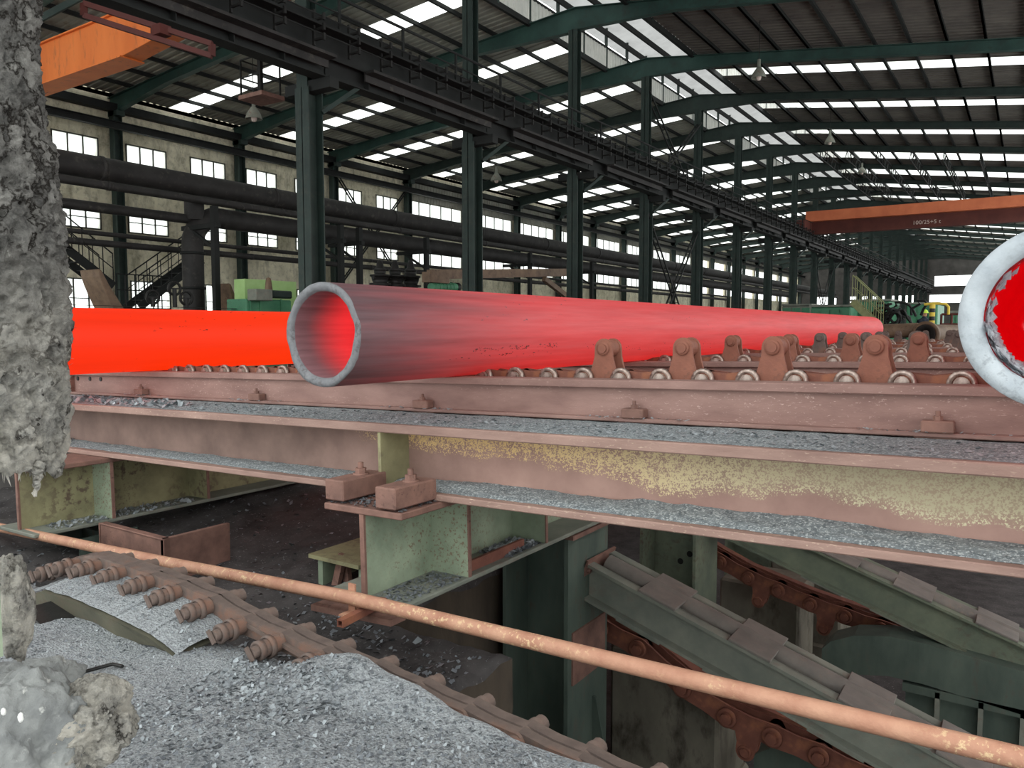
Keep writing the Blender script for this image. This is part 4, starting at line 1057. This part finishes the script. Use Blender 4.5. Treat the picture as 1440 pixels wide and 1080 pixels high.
# low frame of beams with old iron pieces, left of the pale crossbeam
a, c = at(447, 778, Y=4.0), at(505, 850, Y=4.0)
o = thing('support_stool', 'low old green stool frame left of the pale green crossbeam', 'stool', ((a.x + c.x) / 2, 4.0, c.z))
b = B(); b.mm((a.x - .05, 3.95, a.z - .03), (c.x + .05, 4.5, a.z)); part('top', b, 'green_yellow', o)
b = B(); b.mm((a.x, 4.0, c.z), (a.x + .05, 4.45, a.z - .03)); part('side_plate', b, 'green_old', o)
b = B(); b.mm((c.x, 4.0, c.z), (c.x + .04, 4.45, a.z - .03)); part('side_plate', b, 'green_old', o)
a2 = at(470, 795, Y=4.05)
for k, (dx, ang, ln) in enumerate(((0, 12, .3), (.09, -14, .28), (.16, 6, .22))):
    b = B(); p = Vector((a2.x + dx, 4.05 + .06 * k, c.z + .02)); b.bar(p, p + Vector((ln * math.sin(R(ang)), .03, ln * math.cos(R(ang)))), .06, .04)
    whole('iron_bar', b, 'rust', ['upright rusty bar leaning inside the low stool frame', 'second rusty bar, leaning the other way in the stool frame', 'shortest rusty bar at the right in the stool frame'][k], 'bar')
a, c = at(416, 738, Y=5.2), at(500, 790, Y=5.2)
b = B(); ibeam_y(b, (a.x + c.x) / 2, 5.2, 8, c.z, a.z, c.x - a.x, .05, .04); whole('stub_beam', b, 'green_dark', 'dark beam end behind the low stool frame', 'beam')
# sprocket seen below the pale crossbeam
q = at(648, 848, Y=6.0); b = B()
n = 14; prof = []
for k in range(n):
    for f, rr_ in ((.0, .3), (.28, .3), (.4, .37), (.62, .37), (.74, .3)): t = 2 * math.pi * (k + f) / n; prof.append((rr_ * math.cos(t), rr_ * math.sin(t)))
b.prism(prof, (q.x + .1, 6.0, q.z - .18), (1, 0, 0), (0, 0, 1), (0, .08, 0)); b.tube((q.x + .1, 5.9, q.z - .18), (q.x + .1, 6.25, q.z - .18), .1, 16)
whole('sprocket', b, 'rust', 'rusty sprocket wheel under the pale green crossbeam', 'sprocket')

# ---- wool-wrapped post on the left
wc = at(-12, 460, D=1.72)
def wool_r(t, z):
    px_e = [(1.3, 72), (.72, 66), (.6, 60), (.5, 66), (.42, 66), (.36, 76), (.22, 82), (.05, 85), (-.1, 84), (-.2, 78), (-.27, 74), (-.31, 66)]
    e = px_e[-1][1]
    for (za, a), (zb, c) in zip(px_e[:-1], px_e[1:]):
        if za >= z >= zb: e = c + (a - c) * (z - zb) / (za - zb)
    return (e + 12) / 1091 * 1.72 * .985
b = B(); nt, nz = 110, 290; z0, z1 = -.315, 2.0; vs = []
for j in range(nz + 1):
    for i in range(nt):
        t = 2 * math.pi * i / nt; z = z0 + (z1 - z0) * j / nz
        zz = z + (.035 * fbm(Vector((math.cos(t) * 3, math.sin(t) * 3, 1.7)), 4) if j < 6 else 0) * (1 - j / 6)
        p = Vector((math.cos(t), math.sin(t), z * 5.5))
        n1 = fbm(p * 1.7 + Vector((3, 1, 0)), 5); n2 = abs(fbm(p * 5.2, 4)); n3 = noise.noise(p * 22)
        r = wool_r(t, z) * (1.05 + .10 * n1 - .22 * n2 + .04 * n3)
        vs.append(Vector((wc.x + r * math.cos(t), wc.y + r * math.sin(t), zz)))
b.add(vs, [(j * nt + i, j * nt + (i + 1) % nt, (j + 1) * nt + (i + 1) % nt, (j + 1) * nt + i) for j in range(nz) for i in range(nt)] + [tuple(range(nt - 1, -1, -1))], True)
wp = thing('insulated_post', 'post wrapped in ragged grey mineral wool at the left edge', 'post', (wc.x, wc.y, -.32))
part('wool_wrap', b, 'wool', wp)
b = B(); b.tube((wc.x - .03, wc.y, -.29), (wc.x - .03, wc.y, 9.3), .05, 16); part('core', b, 'hall_dark', wp)
# tufts fraying from the edge and the hanging strip
rr = random.Random(5); b = B()
for k in range(1100):
    z = rr.uniform(-.3, 1.0); t = rr.uniform(-2.6, 1.2); r = wool_r(t, z) * .97
    p = Vector((wc.x + r * math.cos(t), wc.y + r * math.sin(t), z)); d = Vector((math.cos(t) + rr.uniform(-.6, .6), math.sin(t) + rr.uniform(-.6, .6), rr.uniform(-1.2, .8))).normalized()
    l = rr.uniform(.006, .026); w = Vector((-d.y, d.x, rr.uniform(-.5, .5))).normalized() * rr.uniform(.0008, .004)
    b.add([p - w, p + w, p + d * l], [(0, 1, 2)])
for k in range(160):
    t = rr.uniform(-2.4, .8); r = wool_r(t, -.3) * rr.uniform(.5, .95); p = Vector((wc.x + r * math.cos(t), wc.y + r * math.sin(t), -.3)); l = rr.uniform(.01, .045)
    w = Vector((rr.uniform(-1, 1), rr.uniform(-1, 1), 0)).normalized() * rr.uniform(.001, .006)
    b.add([p - w, p + w, p + Vector((rr.uniform(-.01, .01), rr.uniform(-.01, .01), -l))], [(0, 1, 2)])
part('frayed_tufts', b, 'wool', wp, kind='stuff', fix=False)
q0, q1 = at(54, 652, D=1.68), at(50, 698, D=1.68)
b = B(); pts = [q0 + (q1 - q0) * (k / 8) + Vector((.004 * math.sin(k * 1.7), .004 * math.cos(k * 2.1), 0)) for k in range(9)]
for k in range(8): b.tube(pts[k], pts[k + 1], .011 * (1 - k / 9) + .002 + .002 * (k % 2), 8, .011 * (1 - (k + 1) / 9) + .002)
part('hanging_strand', b, 'wool', wp)
# thin plate and strip of wool at the lower left edge
b = B(); p, q = at(-14, 770, D=2.0), at(7, 922, D=2.0); b.mm((p.x, p.y - .01, q.z), (q.x, p.y + .01, p.z)); whole('edge_plate', b, 'green_old', 'narrow pale upright plate at the lower left edge', 'plate')
def blob(name, label, c, rx, ry, rz, seed, mat, amp=.18, cat='wool', sub=5, ridge=.12):
    me = bpy.data.meshes.new('m'); bm = bmesh.new(); bmesh.ops.create_icosphere(bm, subdivisions=sub, radius=1)
    for v in bm.verts:
        p = v.co.copy(); n1 = fbm(p * 1.3 + Vector((seed, seed * 2, 0)), 5); n2 = abs(fbm(p * 2.7 + Vector((0, seed, 1)), 4)); f = 1 + amp * n1 - ridge * n2 + .02 * noise.noise(p * 16)
        v.co = Vector((p.x * rx * f, p.y * ry * f, p.z * rz * f))
    for f in bm.faces: f.smooth = True
    bm.to_mesh(me); bm.free(); me.materials.append(M[mat]); o = bpy.data.objects.new(name, me); o.location = c; col.objects.link(o); MW[o.name] = T(*c); return tag(o, label, cat)
c = at(117, 1022, D=2.0); blob('wool_lump', 'torn lump of beige-grey wool at the bottom left', c, .115, .13, .125, 3.0, 'wool', .30, sub=6, ridge=.22)
c = at(22, 1075, D=1.95); blob('wool_heap', 'dust covered heap of wool in the bottom left corner', c, .20, .2, .24, 8.0, 'wool_dust', .2, sub=6, ridge=.12)
c = at(16, 985, D=2.2); blob('wool_heap', 'flat dusty heap of wool behind the torn lump', c, .17, .2, .11, 13.0, 'wool_dust', .2, sub=6, ridge=.12)
c = at(20, 850, D=2.1); blob('wool_strip', 'narrow strip of grey wool standing below the wrapped post', c, .035, .05, .15, 5.0, 'wool', .3, sub=5)
rr = random.Random(9)
for k, (px, py, lb) in enumerate(((5, 1001, 'small white chip on the dusty heap, nearest the left edge'), (29, 1009, 'larger white chip on the dusty heap'))):
    c = at(px, py, D=1.79); blob('white_chip', lb, c, .006 + .003 * k, .006, .009 + .003 * k, k + 2.0, 'white_chip', .2, 'chip', 3)
# ================================================================== LEFT AISLE AND BACKGROUND
XP = -22.0
def ytube(name, label, cat, x, z, r, y0, y1, mat='duct', bands=True, n=20):
    o = thing(name, label, cat, (x, y0, z - r))
    b = B(); b.tube((x, y0, z), (x, y1, z), r, n); part('pipe_run', b, mat, o)
    if bands:
        y = y0 + 3
        while y < min(y1, 70):
            b = B(); b.lathe((x, y, z), (0, 1, 0), [(0, r), (0, r * 1.08), (.12, r * 1.08), (.12, r)], n); part('joint_band', b, mat, o); y += 6
    return o
ytube('overhead_duct', 'thick dark duct along the left wall', 'duct', XP, 4.45, .33, 3, 110)
ytube('overhead_pipe', 'dark pipe just below the thick duct', 'pipe', XP + .42, 3.93, .12, 3, 110)
ytube('overhead_pipe', 'dark pipe leading to the big elbow', 'pipe', XP - .4, 3.42, .15, 3, 15.4, bands=False)
ytube('overhead_pipe', 'thin upper pipe in front of the middle windows', 'pipe', XP - 1.2, 2.78, .07, 3, 70)
ytube('overhead_pipe', 'thin lower pipe in front of the middle windows', 'pipe', XP - 1.2, 2.5, .1, 3, 70)
o = thing('elbow_duct', 'big dark elbow duct turning down to the floor', 'duct', (XP - .3, 15.1, -2))
b = B(); pts = [(XP - .3, 15.1, -2), (XP - .3, 15.1, 2.6)] + [(XP - .3, 15.1 + .95 * (1 - math.cos(R(a))), 2.6 + .95 * math.sin(R(a))) for a in range(15, 91, 15)] + [(XP - .3, 90, 3.55)]
b.path(pts, .33, 20); part('elbow', b, 'duct', o)
b = B(); b.tube((XP - .3, 15.2, 3.4), (XP - .3, 15.2, 4.12), .3, 18); part('riser', b, 'duct', o)
for z in (1.2, 2.3):
    b = B(); b.lathe((XP - .3, 15.1, z), (0, 0, 1), [(0, .33), (0, .38), (.08, .38), (.08, .33)], 20); part('flange', b, 'hall_dark', o)
# rack posts
for k, (px, yy) in enumerate(((304, 17), (506, 24.5), (480, 23.5), (832, 45), (745, 36), (600, 29))):
    x = at(px, 400, Y=yy).x; x = at(px, 400, X=-21.0).x; y = at(px, 400, X=-21.0).y
    o = thing('rack_post', ['thin dark rack post beside the big elbow duct', 'thin rack post behind the valve stack', 'thin rack post left of the valve stack', 'thick rack post right of the white pole', 'rack post behind the jib beam', 'rack post behind the green motor'][k], 'post', (-21, y, -2))
    b = B(); b.mm((-21.09, y - .09, -2), (-20.91, y + .09, 3.7)); part('shaft', b, 'hall_dark', o)
    b = B(); b.mm((-22.6, y - .08, 3.05), (-20.8, y + .08, 3.19)); part('arm', b, 'hall_dark', o)
    b = B(); b.bar((-21, y, 2.4), (-22.2, y, 3.08), .08, .08); part('strut', b, 'hall_dark', o)
# stairs
def stairs(label, p, q, w, mat='hall_dark', rail=True):
    o = thing('steel_stairs', label, 'stairs', Vector((min(p, q, key=lambda v: v.z))))
    d = q - p; s = Vector((0, 0, 1)).cross(Vector((d.x, d.y, 0))).normalized() * w
    for k in (0, 1):
        b = B(); b.bar(p + s * k, q + s * k, .05, .24); part('stringer', b, mat, o)
        if rail:
            b = B(); b.tube(p + s * k + Vector((0, 0, 1)), q + s * k + Vector((0, 0, 1)), .022, 8); b.tube(p + s * k + Vector((0, 0, .55)), q + s * k + Vector((0, 0, .55)), .015, 6); part('handrail', b, mat, o)
            for t in range(0, 7):
                c = p + d * (t / 6) + s * k; b = B(); b.tube(c, c + Vector((0, 0, 1)), .015, 6); part('baluster', b, mat, o)
    n = max(3, int(abs(d.z) / .22))
    for t in range(1, n):
        c = p + d * (t / n); b = B(); b.bar(c, c + s, .24, .03); part('tread', b, mat, o)
    return o
XS = -24.0
stairs('dark steel stairs falling to the right at the far left', at(70, 332, X=XS), at(160, 402, X=XS), .8)
stairs('dark steel stairs rising to the right behind the elbow duct', at(196, 432, X=XS), at(285, 366, X=XS), .8)
o = thing('platform', 'small railed platform between the two stairs', 'platform', at(200, 435, X=XS))
a, c = at(165, 432, X=XS), at(240, 432, X=XS)
b = B(); b.mm((XS - .9, a.y, a.z - .08), (XS, c.y, a.z)); part('deck', b, 'hall_dark', o)
for k in range(7):
    y = a.y + (c.y - a.y) * k / 6; b = B(); b.tube((XS, y, a.z), (XS, y, a.z + 1.05), .02, 6); part('baluster', b, 'hall_dark', o)
for z in (.55, 1.05):
    b = B(); b.tube((XS, a.y, a.z + z), (XS, c.y, a.z + z), .02, 6); part('handrail', b, 'hall_dark', o)
for px in (178, 232):
    p = at(px, 432, X=XS - .4); b = B(); b.mm((XS - .45, p.y - .05, -2), (XS - .35, p.y + .05, a.z)); part('leg', b, 'hall_dark', o)
# curved brown baffle sheets
def baffle(label, px, pyt, pyb, X, wid):
    """thin S-curved sheet standing on edge, seen from its side"""
    t = at(px, pyt, X=X); h = t.z + 2; b = B(); n = 18; L_, R_ = [], []
    for k in range(n + 1):
        f = k / n; y = wid * (.30 * math.sin(f * 5.2 - 1.0) + .25 * f * f); L_.append((y, f * h)); R_.append((y + .09 + .20 * math.sin(math.pi * f) * wid, f * h - .03 * (k == n)))
    b.prism(L_ + R_[::-1], (X, t.y, -2), (0, 1, 0), (0, 0, 1), (-.9, 0, 0)); return whole('curved_baffle', b, 'brown_steel', label, 'baffle', bevel=.02)
baffle('curved brown sheet standing in front of the stairs', 139, 378, 436, -19.5, 1.3); baffle('curved brown sheet left of the lime machine', 322, 398, 440, -20.9, 1.1)
def boxm(px0, py0, px1, py1, X, d, b):
    a, c = at(px0, py0, X=X), at(px1, py1, X=X); b.mm((X - d, a.y, c.z), (X, c.y, a.z)); return a, c
# lime and green machine
o = thing('green_machine', 'green machine with lime panel behind the main pipe mouth', 'machine', (-18.5, at(380, 430, X=-18.5).y, -2))
b = B(); boxm(344, 392, 418, 470, -19.6, .5, b); part('lime_panel', b, 'lime', o, label='light lime panel')
b = B(); boxm(346, 420, 412, 520, -18.6, .9, b); part('body', b, 'machine_green', o, bevel=.03)
b = B(); boxm(360, 406, 384, 423, -18.2, .4, b); part('control_box', b, 'grey_green', o, bevel=.02)
b = B(); p = at(378, 414, X=-18.9); b.tube(p - Vector((0, 0, .1)), p + Vector((0, 0, .35)), .14, 14, .09); b.lathe(p + Vector((0, 0, .35)), (0, 0, 1), [(0, .09), (.12, .07), (.16, 0)], 14); part('dome', b, 'brown_steel', o)
b = B(); boxm(384, 408, 412, 420, -18.4, .3, b); part('motor', b, 'hall_green', o, bevel=.04)
for px in (352, 366, 395):
    b = B(); boxm(px, 421, px + 4, 520, -18.55, .04, b); part('rib', b, 'machine_green', o)
b = B(); boxm(75, 428, 345, 434, -19.0, .3, b); whole('pipe_bench', b, 'black', 'low black pipe bench behind the orange pipe', 'bench')
for k, px in enumerate((215, 246, 262)):
    p = at(px, 428, X=-19.15); p.z = at(75, 428, X=-19.0).z; o = thing('hand_valve', ['small black valve left on the pipe bench', 'taller black valve in the middle of the pipe bench', 'small black valve right on the pipe bench'][k], 'valve', p)
    h_ = (.25, .5, .25)[k]
    b = B(); b.tube(p, p + Vector((0, 0, h_)), .06, 10); part('stem', b, 'black', o)
    b = B(); b.lathe(p + Vector((0, 0, h_)), (1, 0, 0), [(-.03, .2), (.03, .2), (.03, .15), (-.03, .15)], 18, True); b.bar(p + Vector((0, -.18, h_)), p + Vector((0, .18, h_)), .04, .04); part('hand_wheel', b, 'black', o)
# stack of three black valves
for k, px in enumerate((535, 556, 578)):
    p = at(px, 430, X=-16.0); p.z = at(520, 401, X=-15.7).z; t = at(px, 366, X=-16.0).z; m = p.z + .04
    o = thing('valve_tower', ['left of the three tall black valves behind the pipe', 'middle of the three tall black valves behind the pipe', 'right of the three tall black valves behind the pipe'][k], 'valve', p, group=None)
    b = B(); b.tube(p, (p.x, p.y, m), .22, 16); part('pedestal', b, 'black', o)
    h_ = t - m
    b = B(); b.lathe((p.x, p.y, m), (0, 0, 1), [(0, .32), (.06, .32), (.06, .2), (h_ * .2, .24), (h_ * .35, .26), (h_ * .35, .3), (h_ * .42, .3), (h_ * .42, .16), (h_ * .6, .18), (h_ * .62, .2), (h_ * .7, .12), (h_ * .9, .09), (h_, .05), (h_, 0)], 18); part('valve_body', b, 'black', o)
    b = B(); b.tube((p.x, p.y - .3, m + h_ * .28), (p.x, p.y + .3, m + h_ * .28), .05, 8); part('side_stub', b, 'black', o)
b = B(); a, c = at(520, 401, X=-15.7), at(592, 401, X=-15.7); b.mm((-16.5, a.y, -2), (-15.7, c.y, a.z)); whole('machine_plinth', b, 'black', 'black base block under the three tall valves', 'plinth', bevel=.03)
# jib arm on a white pole
XJ = -14.6
o = thing('jib_arm', 'long brown jib beam with a diagonal strut beside the white pole', 'jib', at(806, 430, X=XJ))
b = B(); p, q = at(604, 386, X=XJ), at(806, 383, X=XJ)
b.bar(p, q, .2, .28); part('beam', b, 'brown_steel', o)
b = B(); b.bar(at(765, 392, X=XJ), at(806, 424, X=XJ), .15, .18); part('strut', b, 'brown_steel', o)
b = B(); e = at(806, 424, X=XJ); b.mm((XJ - .1, e.y - .1, -2), (XJ + .1, e.y + .12, q.z)); part('mast', b, 'brown_steel', o)
b = B(); a = at(610, 388, X=XJ); b.box(a + Vector((0, .1, -.05)), (.3, .9, .3)); part('trolley', b, 'brown_steel', o)
b = B(); e = at(812, 424, X=XJ + .3); t = at(812, 376, X=XJ + .3); b.tube((e.x, e.y, -2), (e.x, e.y, t.z), .06, 10); whole('white_pole', b, 'white_paint', 'thin white pole at the end of the jib beam', 'pole')
o = thing('electric_motor', 'green electric motor hanging under the jib beam', 'motor', at(625, 410, X=XJ))
p, q = at(606, 404, X=XJ), at(640, 404, X=XJ); b = B(); b.tube(p, q, .13, 16); part('housing', b, 'machine_green', o)
for k in range(6):
    c = p + (q - p) * ((k + .7) / 7); b = B(); b.lathe(c, q - p, [(0, .13), (0, .15), (.03, .15), (.03, .13)], 16); part('fin', b, 'machine_green', o)
b = B(); b.tube(q, q + (q - p).normalized() * .14, .14, 14); part('end_bell', b, 'black', o)
b = B(); c = (p + q) / 2 + Vector((0, .15, 0)); b.bar(c + Vector((0, 0, .1)), c + Vector((0, 0, .45)), .05, .05); part('hanger', b, 'black', o)
# ---- machinery beyond the bed
def mach(px0, py0, px1, py1, Y, d, b):
    a, c = at(px0, py0, Y=Y), at(px1, py1, Y=Y); b.mm((a.x, Y, c.z), (c.x, Y + d, a.z))
lab = ['low green machine beyond the tip of the red pipe', 'tall green cabinet row left of the dark hoses', 'green cabinet right of the dark hoses', 'small green box beside the red frame', 'long pale green housing in the distance behind the pipe']
for k, (x0, y0, x1, y1, Y, d) in enumerate(((1140, 432, 1196, 452, 34, 1.5), (1197, 424, 1250, 458, 36, 3), (1275, 428, 1318, 455, 38, 3), (1336, 440, 1350, 470, 33, 1), (1100, 430, 1140, 440, 40, 3))):
    a, c = at(x0, y0, Y=Y), at(x1, y1, Y=Y); o = thing('green_cabinet', lab[k], 'machine', ((a.x + c.x) / 2, Y, -2))
    b = B(); b.mm((a.x, Y, -2), (c.x, Y + d, a.z)); part('housing', b, 'machine_green' if k != 4 else 'grey_green', o, bevel=.04)
    n = max(2, int((x1 - x0) / 12))
    for j in range(n):
        xx = a.x + (c.x - a.x) * (j + .5) / n; w = (c.x - a.x) / n * .8; b = B(); b.mm((xx - w / 2, Y - .04, c.z), (xx + w / 2, Y, a.z - .12)); part('door', b, 'machine_green', o)
    b = B(); b.mm((a.x - .05, Y - .06, a.z), (c.x + .05, Y + d, a.z + .08)); part('roof_lip', b, 'grey_green', o)
b = B(); rr = random.Random(4); q0 = at(1262, 450, Y=33)
o = thing('hose_bundle', 'tangle of dark hoses between the green cabinets', 'hoses', q0)
for k in range(12):
    p = q0 + Vector((rr.uniform(-.6, .6), rr.uniform(-.3, .3), rr.uniform(-.3, .2))); pts = [p + Vector((.35 * math.sin(t * .5 + k) + .1 * t * rr.uniform(-.5, .5), .1 * math.cos(t), .55 * math.sin(t * .45))) for t in range(8)]
    b = B(); b.path(pts, .05, 8); part('hose', b, 'black', o)
stairs('thin yellowish stair rails sloping down before the green cabinets', at(1198, 424, Y=32), at(1238, 462, Y=32), .6, 'rail_olive', True)
# yellow and black post
p = at(1310, 462, Y=30); t = at(1310, 428, Y=30)
o = thing('striped_post', 'yellow and black striped post with bent yellow pipe on top', 'post', (p.x, 30, -2))
n = 6
for k in range(n):
    z0, z1 = p.z + (t.z - p.z) * k / n, p.z + (t.z - p.z) * (k + 1) / n; b = B(); b.tube((p.x, 30, z0), (p.x, 30, z1), .09, 12); part('band', b, 'yellow' if k % 2 else 'black', o)
b = B(); b.tube((p.x, 30, -2), (p.x, 30, p.z), .09, 12); part('shaft', b, 'black', o)
e = at(1334, 432, Y=30); b = B(); b.path([(p.x - .25, 30, t.z), (p.x + .1, 30, t.z + .03), ((p.x + e.x) / 2, 30, t.z + .02), (e.x - .08, 30, t.z), (e.x, 30, t.z - .1), (e.x, 30, t.z - .35)], .045, 10); part('bent_pipe', b, 'yellow', o)
a, c = at(1324, 442, Y=31), at(1352, 470, Y=31); o = thing('red_frame', 'thin red pipe frame beside the striped post', 'frame', ((a.x + c.x) / 2, 31, -2))
for x in (a.x, (a.x + c.x) / 2, c.x):
    b = B(); b.tube((x, 31, -2), (x, 31, a.z), .04, 8); part('upright', b, 'crane_red', o)
for z in (a.z, a.z - .35):
    b = B(); b.tube((a.x, 31, z), (c.x, 31, z), .04, 8); part('crossbar', b, 'crane_red', o)
# worker with helmet
p = at(1300, 443, Y=36)
o = tag(thing('person', loc=(p.x, 36, p.z - 1.62)), 'worker in dark clothes and yellow-green helmet beside the striped post', 'person')
b = B(); hz = p.z - 1.62
def skin_body(verts, edges, rad, name, mat, parent):
    me = bpy.data.meshes.new(name); me.from_pydata([Vector(v) - Vector(o.location) for v in verts], edges, []); me.materials.append(M[mat])
    ob = bpy.data.objects.new(name, me); col.objects.link(ob); ob.parent = parent; ob.modifiers.new('skin', 'SKIN')
    for i, r_ in enumerate(rad): me.skin_vertices[0].data[i].radius = (r_, r_ * .8)
    me.skin_vertices[0].data[0].use_root = True
    md = ob.modifiers.new('sub', 'SUBSURF'); md.levels = md.render_levels = 1; return ob
x0, y0 = p.x, 36.0
V_ = [(0, 0, .92), (0, 0, 1.15), (0, 0, 1.38), (0, 0, 1.5), (0, 0, 1.62), (.2, 0, 1.4), (.27, .02, 1.12), (.25, -.1, .9), (-.2, 0, 1.4), (-.27, .02, 1.12), (-.25, -.1, .9), (.11, 0, .86), (.12, .0, .48), (.12, 0, .06), (.13, -.12, .04), (-.11, 0, .86), (-.12, 0, .48), (-.12, 0, .06), (-.13, -.12, .04)]
E_ = [(0, 1), (1, 2), (2, 3), (3, 4), (2, 5), (5, 6), (6, 7), (2, 8), (8, 9), (9, 10), (0, 11), (11, 12), (12, 13), (13, 14), (0, 15), (15, 16), (16, 17), (17, 18)]
rd = [.15, .15, .17, .07, .1, .075, .055, .045, .075, .055, .045, .1, .075, .055, .05, .1, .075, .055, .05]
skin_body([(x0 + a, y0 + c, hz + d) for a, c, d in V_], E_, rd, 'body', 'cloth_blue', o)
b = B(); b.lathe((x0, y0, hz + 1.56), (0, 0, 1), [(0, .07), (.06, .095), (.14, .1), (.2, .08)], 14); part('head', b, 'skin', o)
b = B(); b.lathe((x0, y0, hz + 1.70), (0, 0, 1), [(0, .17), (.015, .15), (.03, .135), (.09, .12), (.14, .07), (.155, 0)], 16); part('helmet', b, 'hivis', o)
# ---- overhead cranes
o = thing('overhead_crane', 'orange overhead crane girder in the left aisle', 'crane', (-24, 12.2, 7.2))
b = B(); y = 11.9; xa, xm, xe = -30.8, -20.4, -14.9
poly = [(xa, 7.2), (xm, 7.2), (xe, 7.75), (xe, 8.2), (xm, 8.32), (xa, 8.32)]
b.prism(poly, (0, y, 0), (1, 0, 0), (0, 0, 1), (0, .55, 0)); part('box_girder', b, 'orange', o, bevel=.01)
b = B(); b.mm((xa, y - .07, 7.16), (xm, y + .62, 7.2)); b.mm((xa, y - .07, 8.32), (xm, y + .62, 8.36)); part('flange_plate', b, 'orange', o)
b = B(); b.mm((xe + .35, y - 1.2, 6.5), (xe + .75, y + 2.2, 7.0)); b.mm((xe - .1, y, 6.9), (xe + .5, y + .55, 7.9)); part('end_carriage', b, 'crane_red', o)
b = B(); b.mm((xa - .35, y - 1.2, 8.3), (xa + .1, y + 2.2, 8.75)); part('end_carriage', b, 'crane_red', o)
for x in (xe, xa):
    for dy in (-.8, 1.8):
        b = B(); zz = 6.5 if x == xe else 8.45; xx = x + (.55 if x == xe else -.15); b.tube((xx - .06, y + dy, zz), (xx + .06, y + dy, zz), .2, 16); part('wheel', b, 'black', o)
# dark red hanging frame of the crane's collector
p = [at(px, py, D=12.6) for px, py in ((118, 5), (298, 62), (298, 79), (118, 22))]
b = B()
for i, j in ((0, 1), (3, 2), (0, 3), (1, 2)): b.bar(p[i], p[j], .08, .08)
m_ = (p[0] + p[1]) * .5 + (p[1] - p[0]) * .1; b.box(m_ + Vector((0, 0, -.05)), (.25, .2, .15)); whole('collector_frame', b, 'maroon', 'dark red bar frame hanging below the crane girder at top left', 'frame')
# hanging maintenance cage
a, c = at(338, 85, D=20.0), at(385, 135, D=20.0); o = thing('hanging_cage', 'open steel cage with brown floor hanging below the roof', 'cage', (a.x, a.y, c.z))
w = (c - a).length * .45
for i, j in ((0, 0), (1, 0), (0, 1), (1, 1)):
    b = B(); x, y = a.x + i * .75, a.y + j * .6; b.bar((x, y, c.z), (x, y, a.z), .035, .035); part('upright', b, 'hall_dark', o)
for z in (a.z, (a.z + c.z) / 2):
    for q0, q1 in (((0, 0), (1, 0)), ((0, 1), (1, 1)), ((0, 0), (0, 1)), ((1, 0), (1, 1))):
        b = B(); b.bar((a.x + q0[0] * .75, a.y + q0[1] * .6, z), (a.x + q1[0] * .75, a.y + q1[1] * .6, z), .03, .03); part('rail', b, 'hall_dark', o)
b = B(); b.mm((a.x - .05, a.y - .05, c.z - .1), (a.x + .85, a.y + .65, c.z)); part('floor_pan', b, 'rust', o)
b = B(); b.bar((a.x + .37, a.y + .3, c.z), (a.x + .37, a.y + .3, a.z + 1.5), .1, .1); part('hanger', b, 'hall_dark', o)
# far crane across the main hall
Yc = 54.0
o = thing('overhead_crane', 'orange and dark red overhead crane spanning the main hall far away', 'crane', (-4, Yc, 6.4))
b = B(); b.mm((-12.7, Yc, 6.95), (5.5, Yc + .5, 7.6)); part('upper_girder', b, 'orange_far', o)
b = B(); b.mm((-12.4, Yc + .55, 6.15), (5.5, Yc + 1.1, 7.0)); part('lower_girder', b, 'crane_red', o)
b = B(); b.mm((-12.9, Yc - 1.5, 6.3), (-12.4, Yc + 2.6, 6.9)); part('end_carriage', b, 'crane_red', o)
b = B(); b.tube((-12.7, Yc - .05, 8.4), (5.5, Yc - .05, 8.4), .03, 6); part('guard_rail', b, 'hall_dark', o)
cu = bpy.data.curves.new('lettering', 'FONT'); cu.body = '100/25+5 t'; cu.size = .33; cu.extrude = .006; cu.align_x = 'CENTER'; cu.space_character = 1.05
q = at(1303, 310, Y=Yc + .54); tx = bpy.data.objects.new('load_sign', cu); col.objects.link(tx); tx.location = Vector((q.x, Yc + .545, q.z - .2)) - Vector(o.location); tx.rotation_euler = (math.pi / 2, 0, 0); cu.materials.append(M['white_paint'])
me = bpy.data.meshes.new_from_object(tx); bpy.data.objects.remove(tx); tx = bpy.data.objects.new('load_sign', me); col.objects.link(tx)
tx.location = Vector((q.x, Yc + .545, q.z - .2)) - Vector(o.location); tx.rotation_euler = (math.pi / 2, 0, 0); tx.parent = o
# pendant lamps
lamps = [(1167, 198, 38, 'pendant lamp hanging before the far skylights'), (1067, 105, 27, 'pendant lamp under the dark rafter top right'), (1212, 241, 48, 'small far pendant lamp, lowest of the main hall lamps'), (357, 162, 24, 'pendant lamp below the left skylight row'), (698, 251, 34, 'pendant lamp low under the aisle roof beside the second column')]
for px, py, D, lb in lamps:
    p = at(px, py, D=D); o = thing('pendant_lamp', lb, 'lamp', p)
    b = B(); b.lathe(p, (0, 0, 1), [(-.12, .24), (-.1, .25), (.05, .2), (.2, .1), (.24, .07), (.24, 0)], 18); part('lamp_shade', b, 'grey_green', o)
    b = B(); b.tube(p + Vector((0, 0, .24)), p + Vector((0, 0, .5)), .06, 10); part('ballast', b, 'grey_green', o)
    b = B(); b.tube(p + Vector((0, 0, .5)), (p.x, p.y, zs(p.x) + .02), .012, 6); part('cord', b, 'black', o)
    b = B(); b.lathe(p, (0, 0, 1), [(-.2, 0), (-.18, .06), (-.1, .09), (.05, .06)], 12); part('bulb', b, 'white_paint', o)
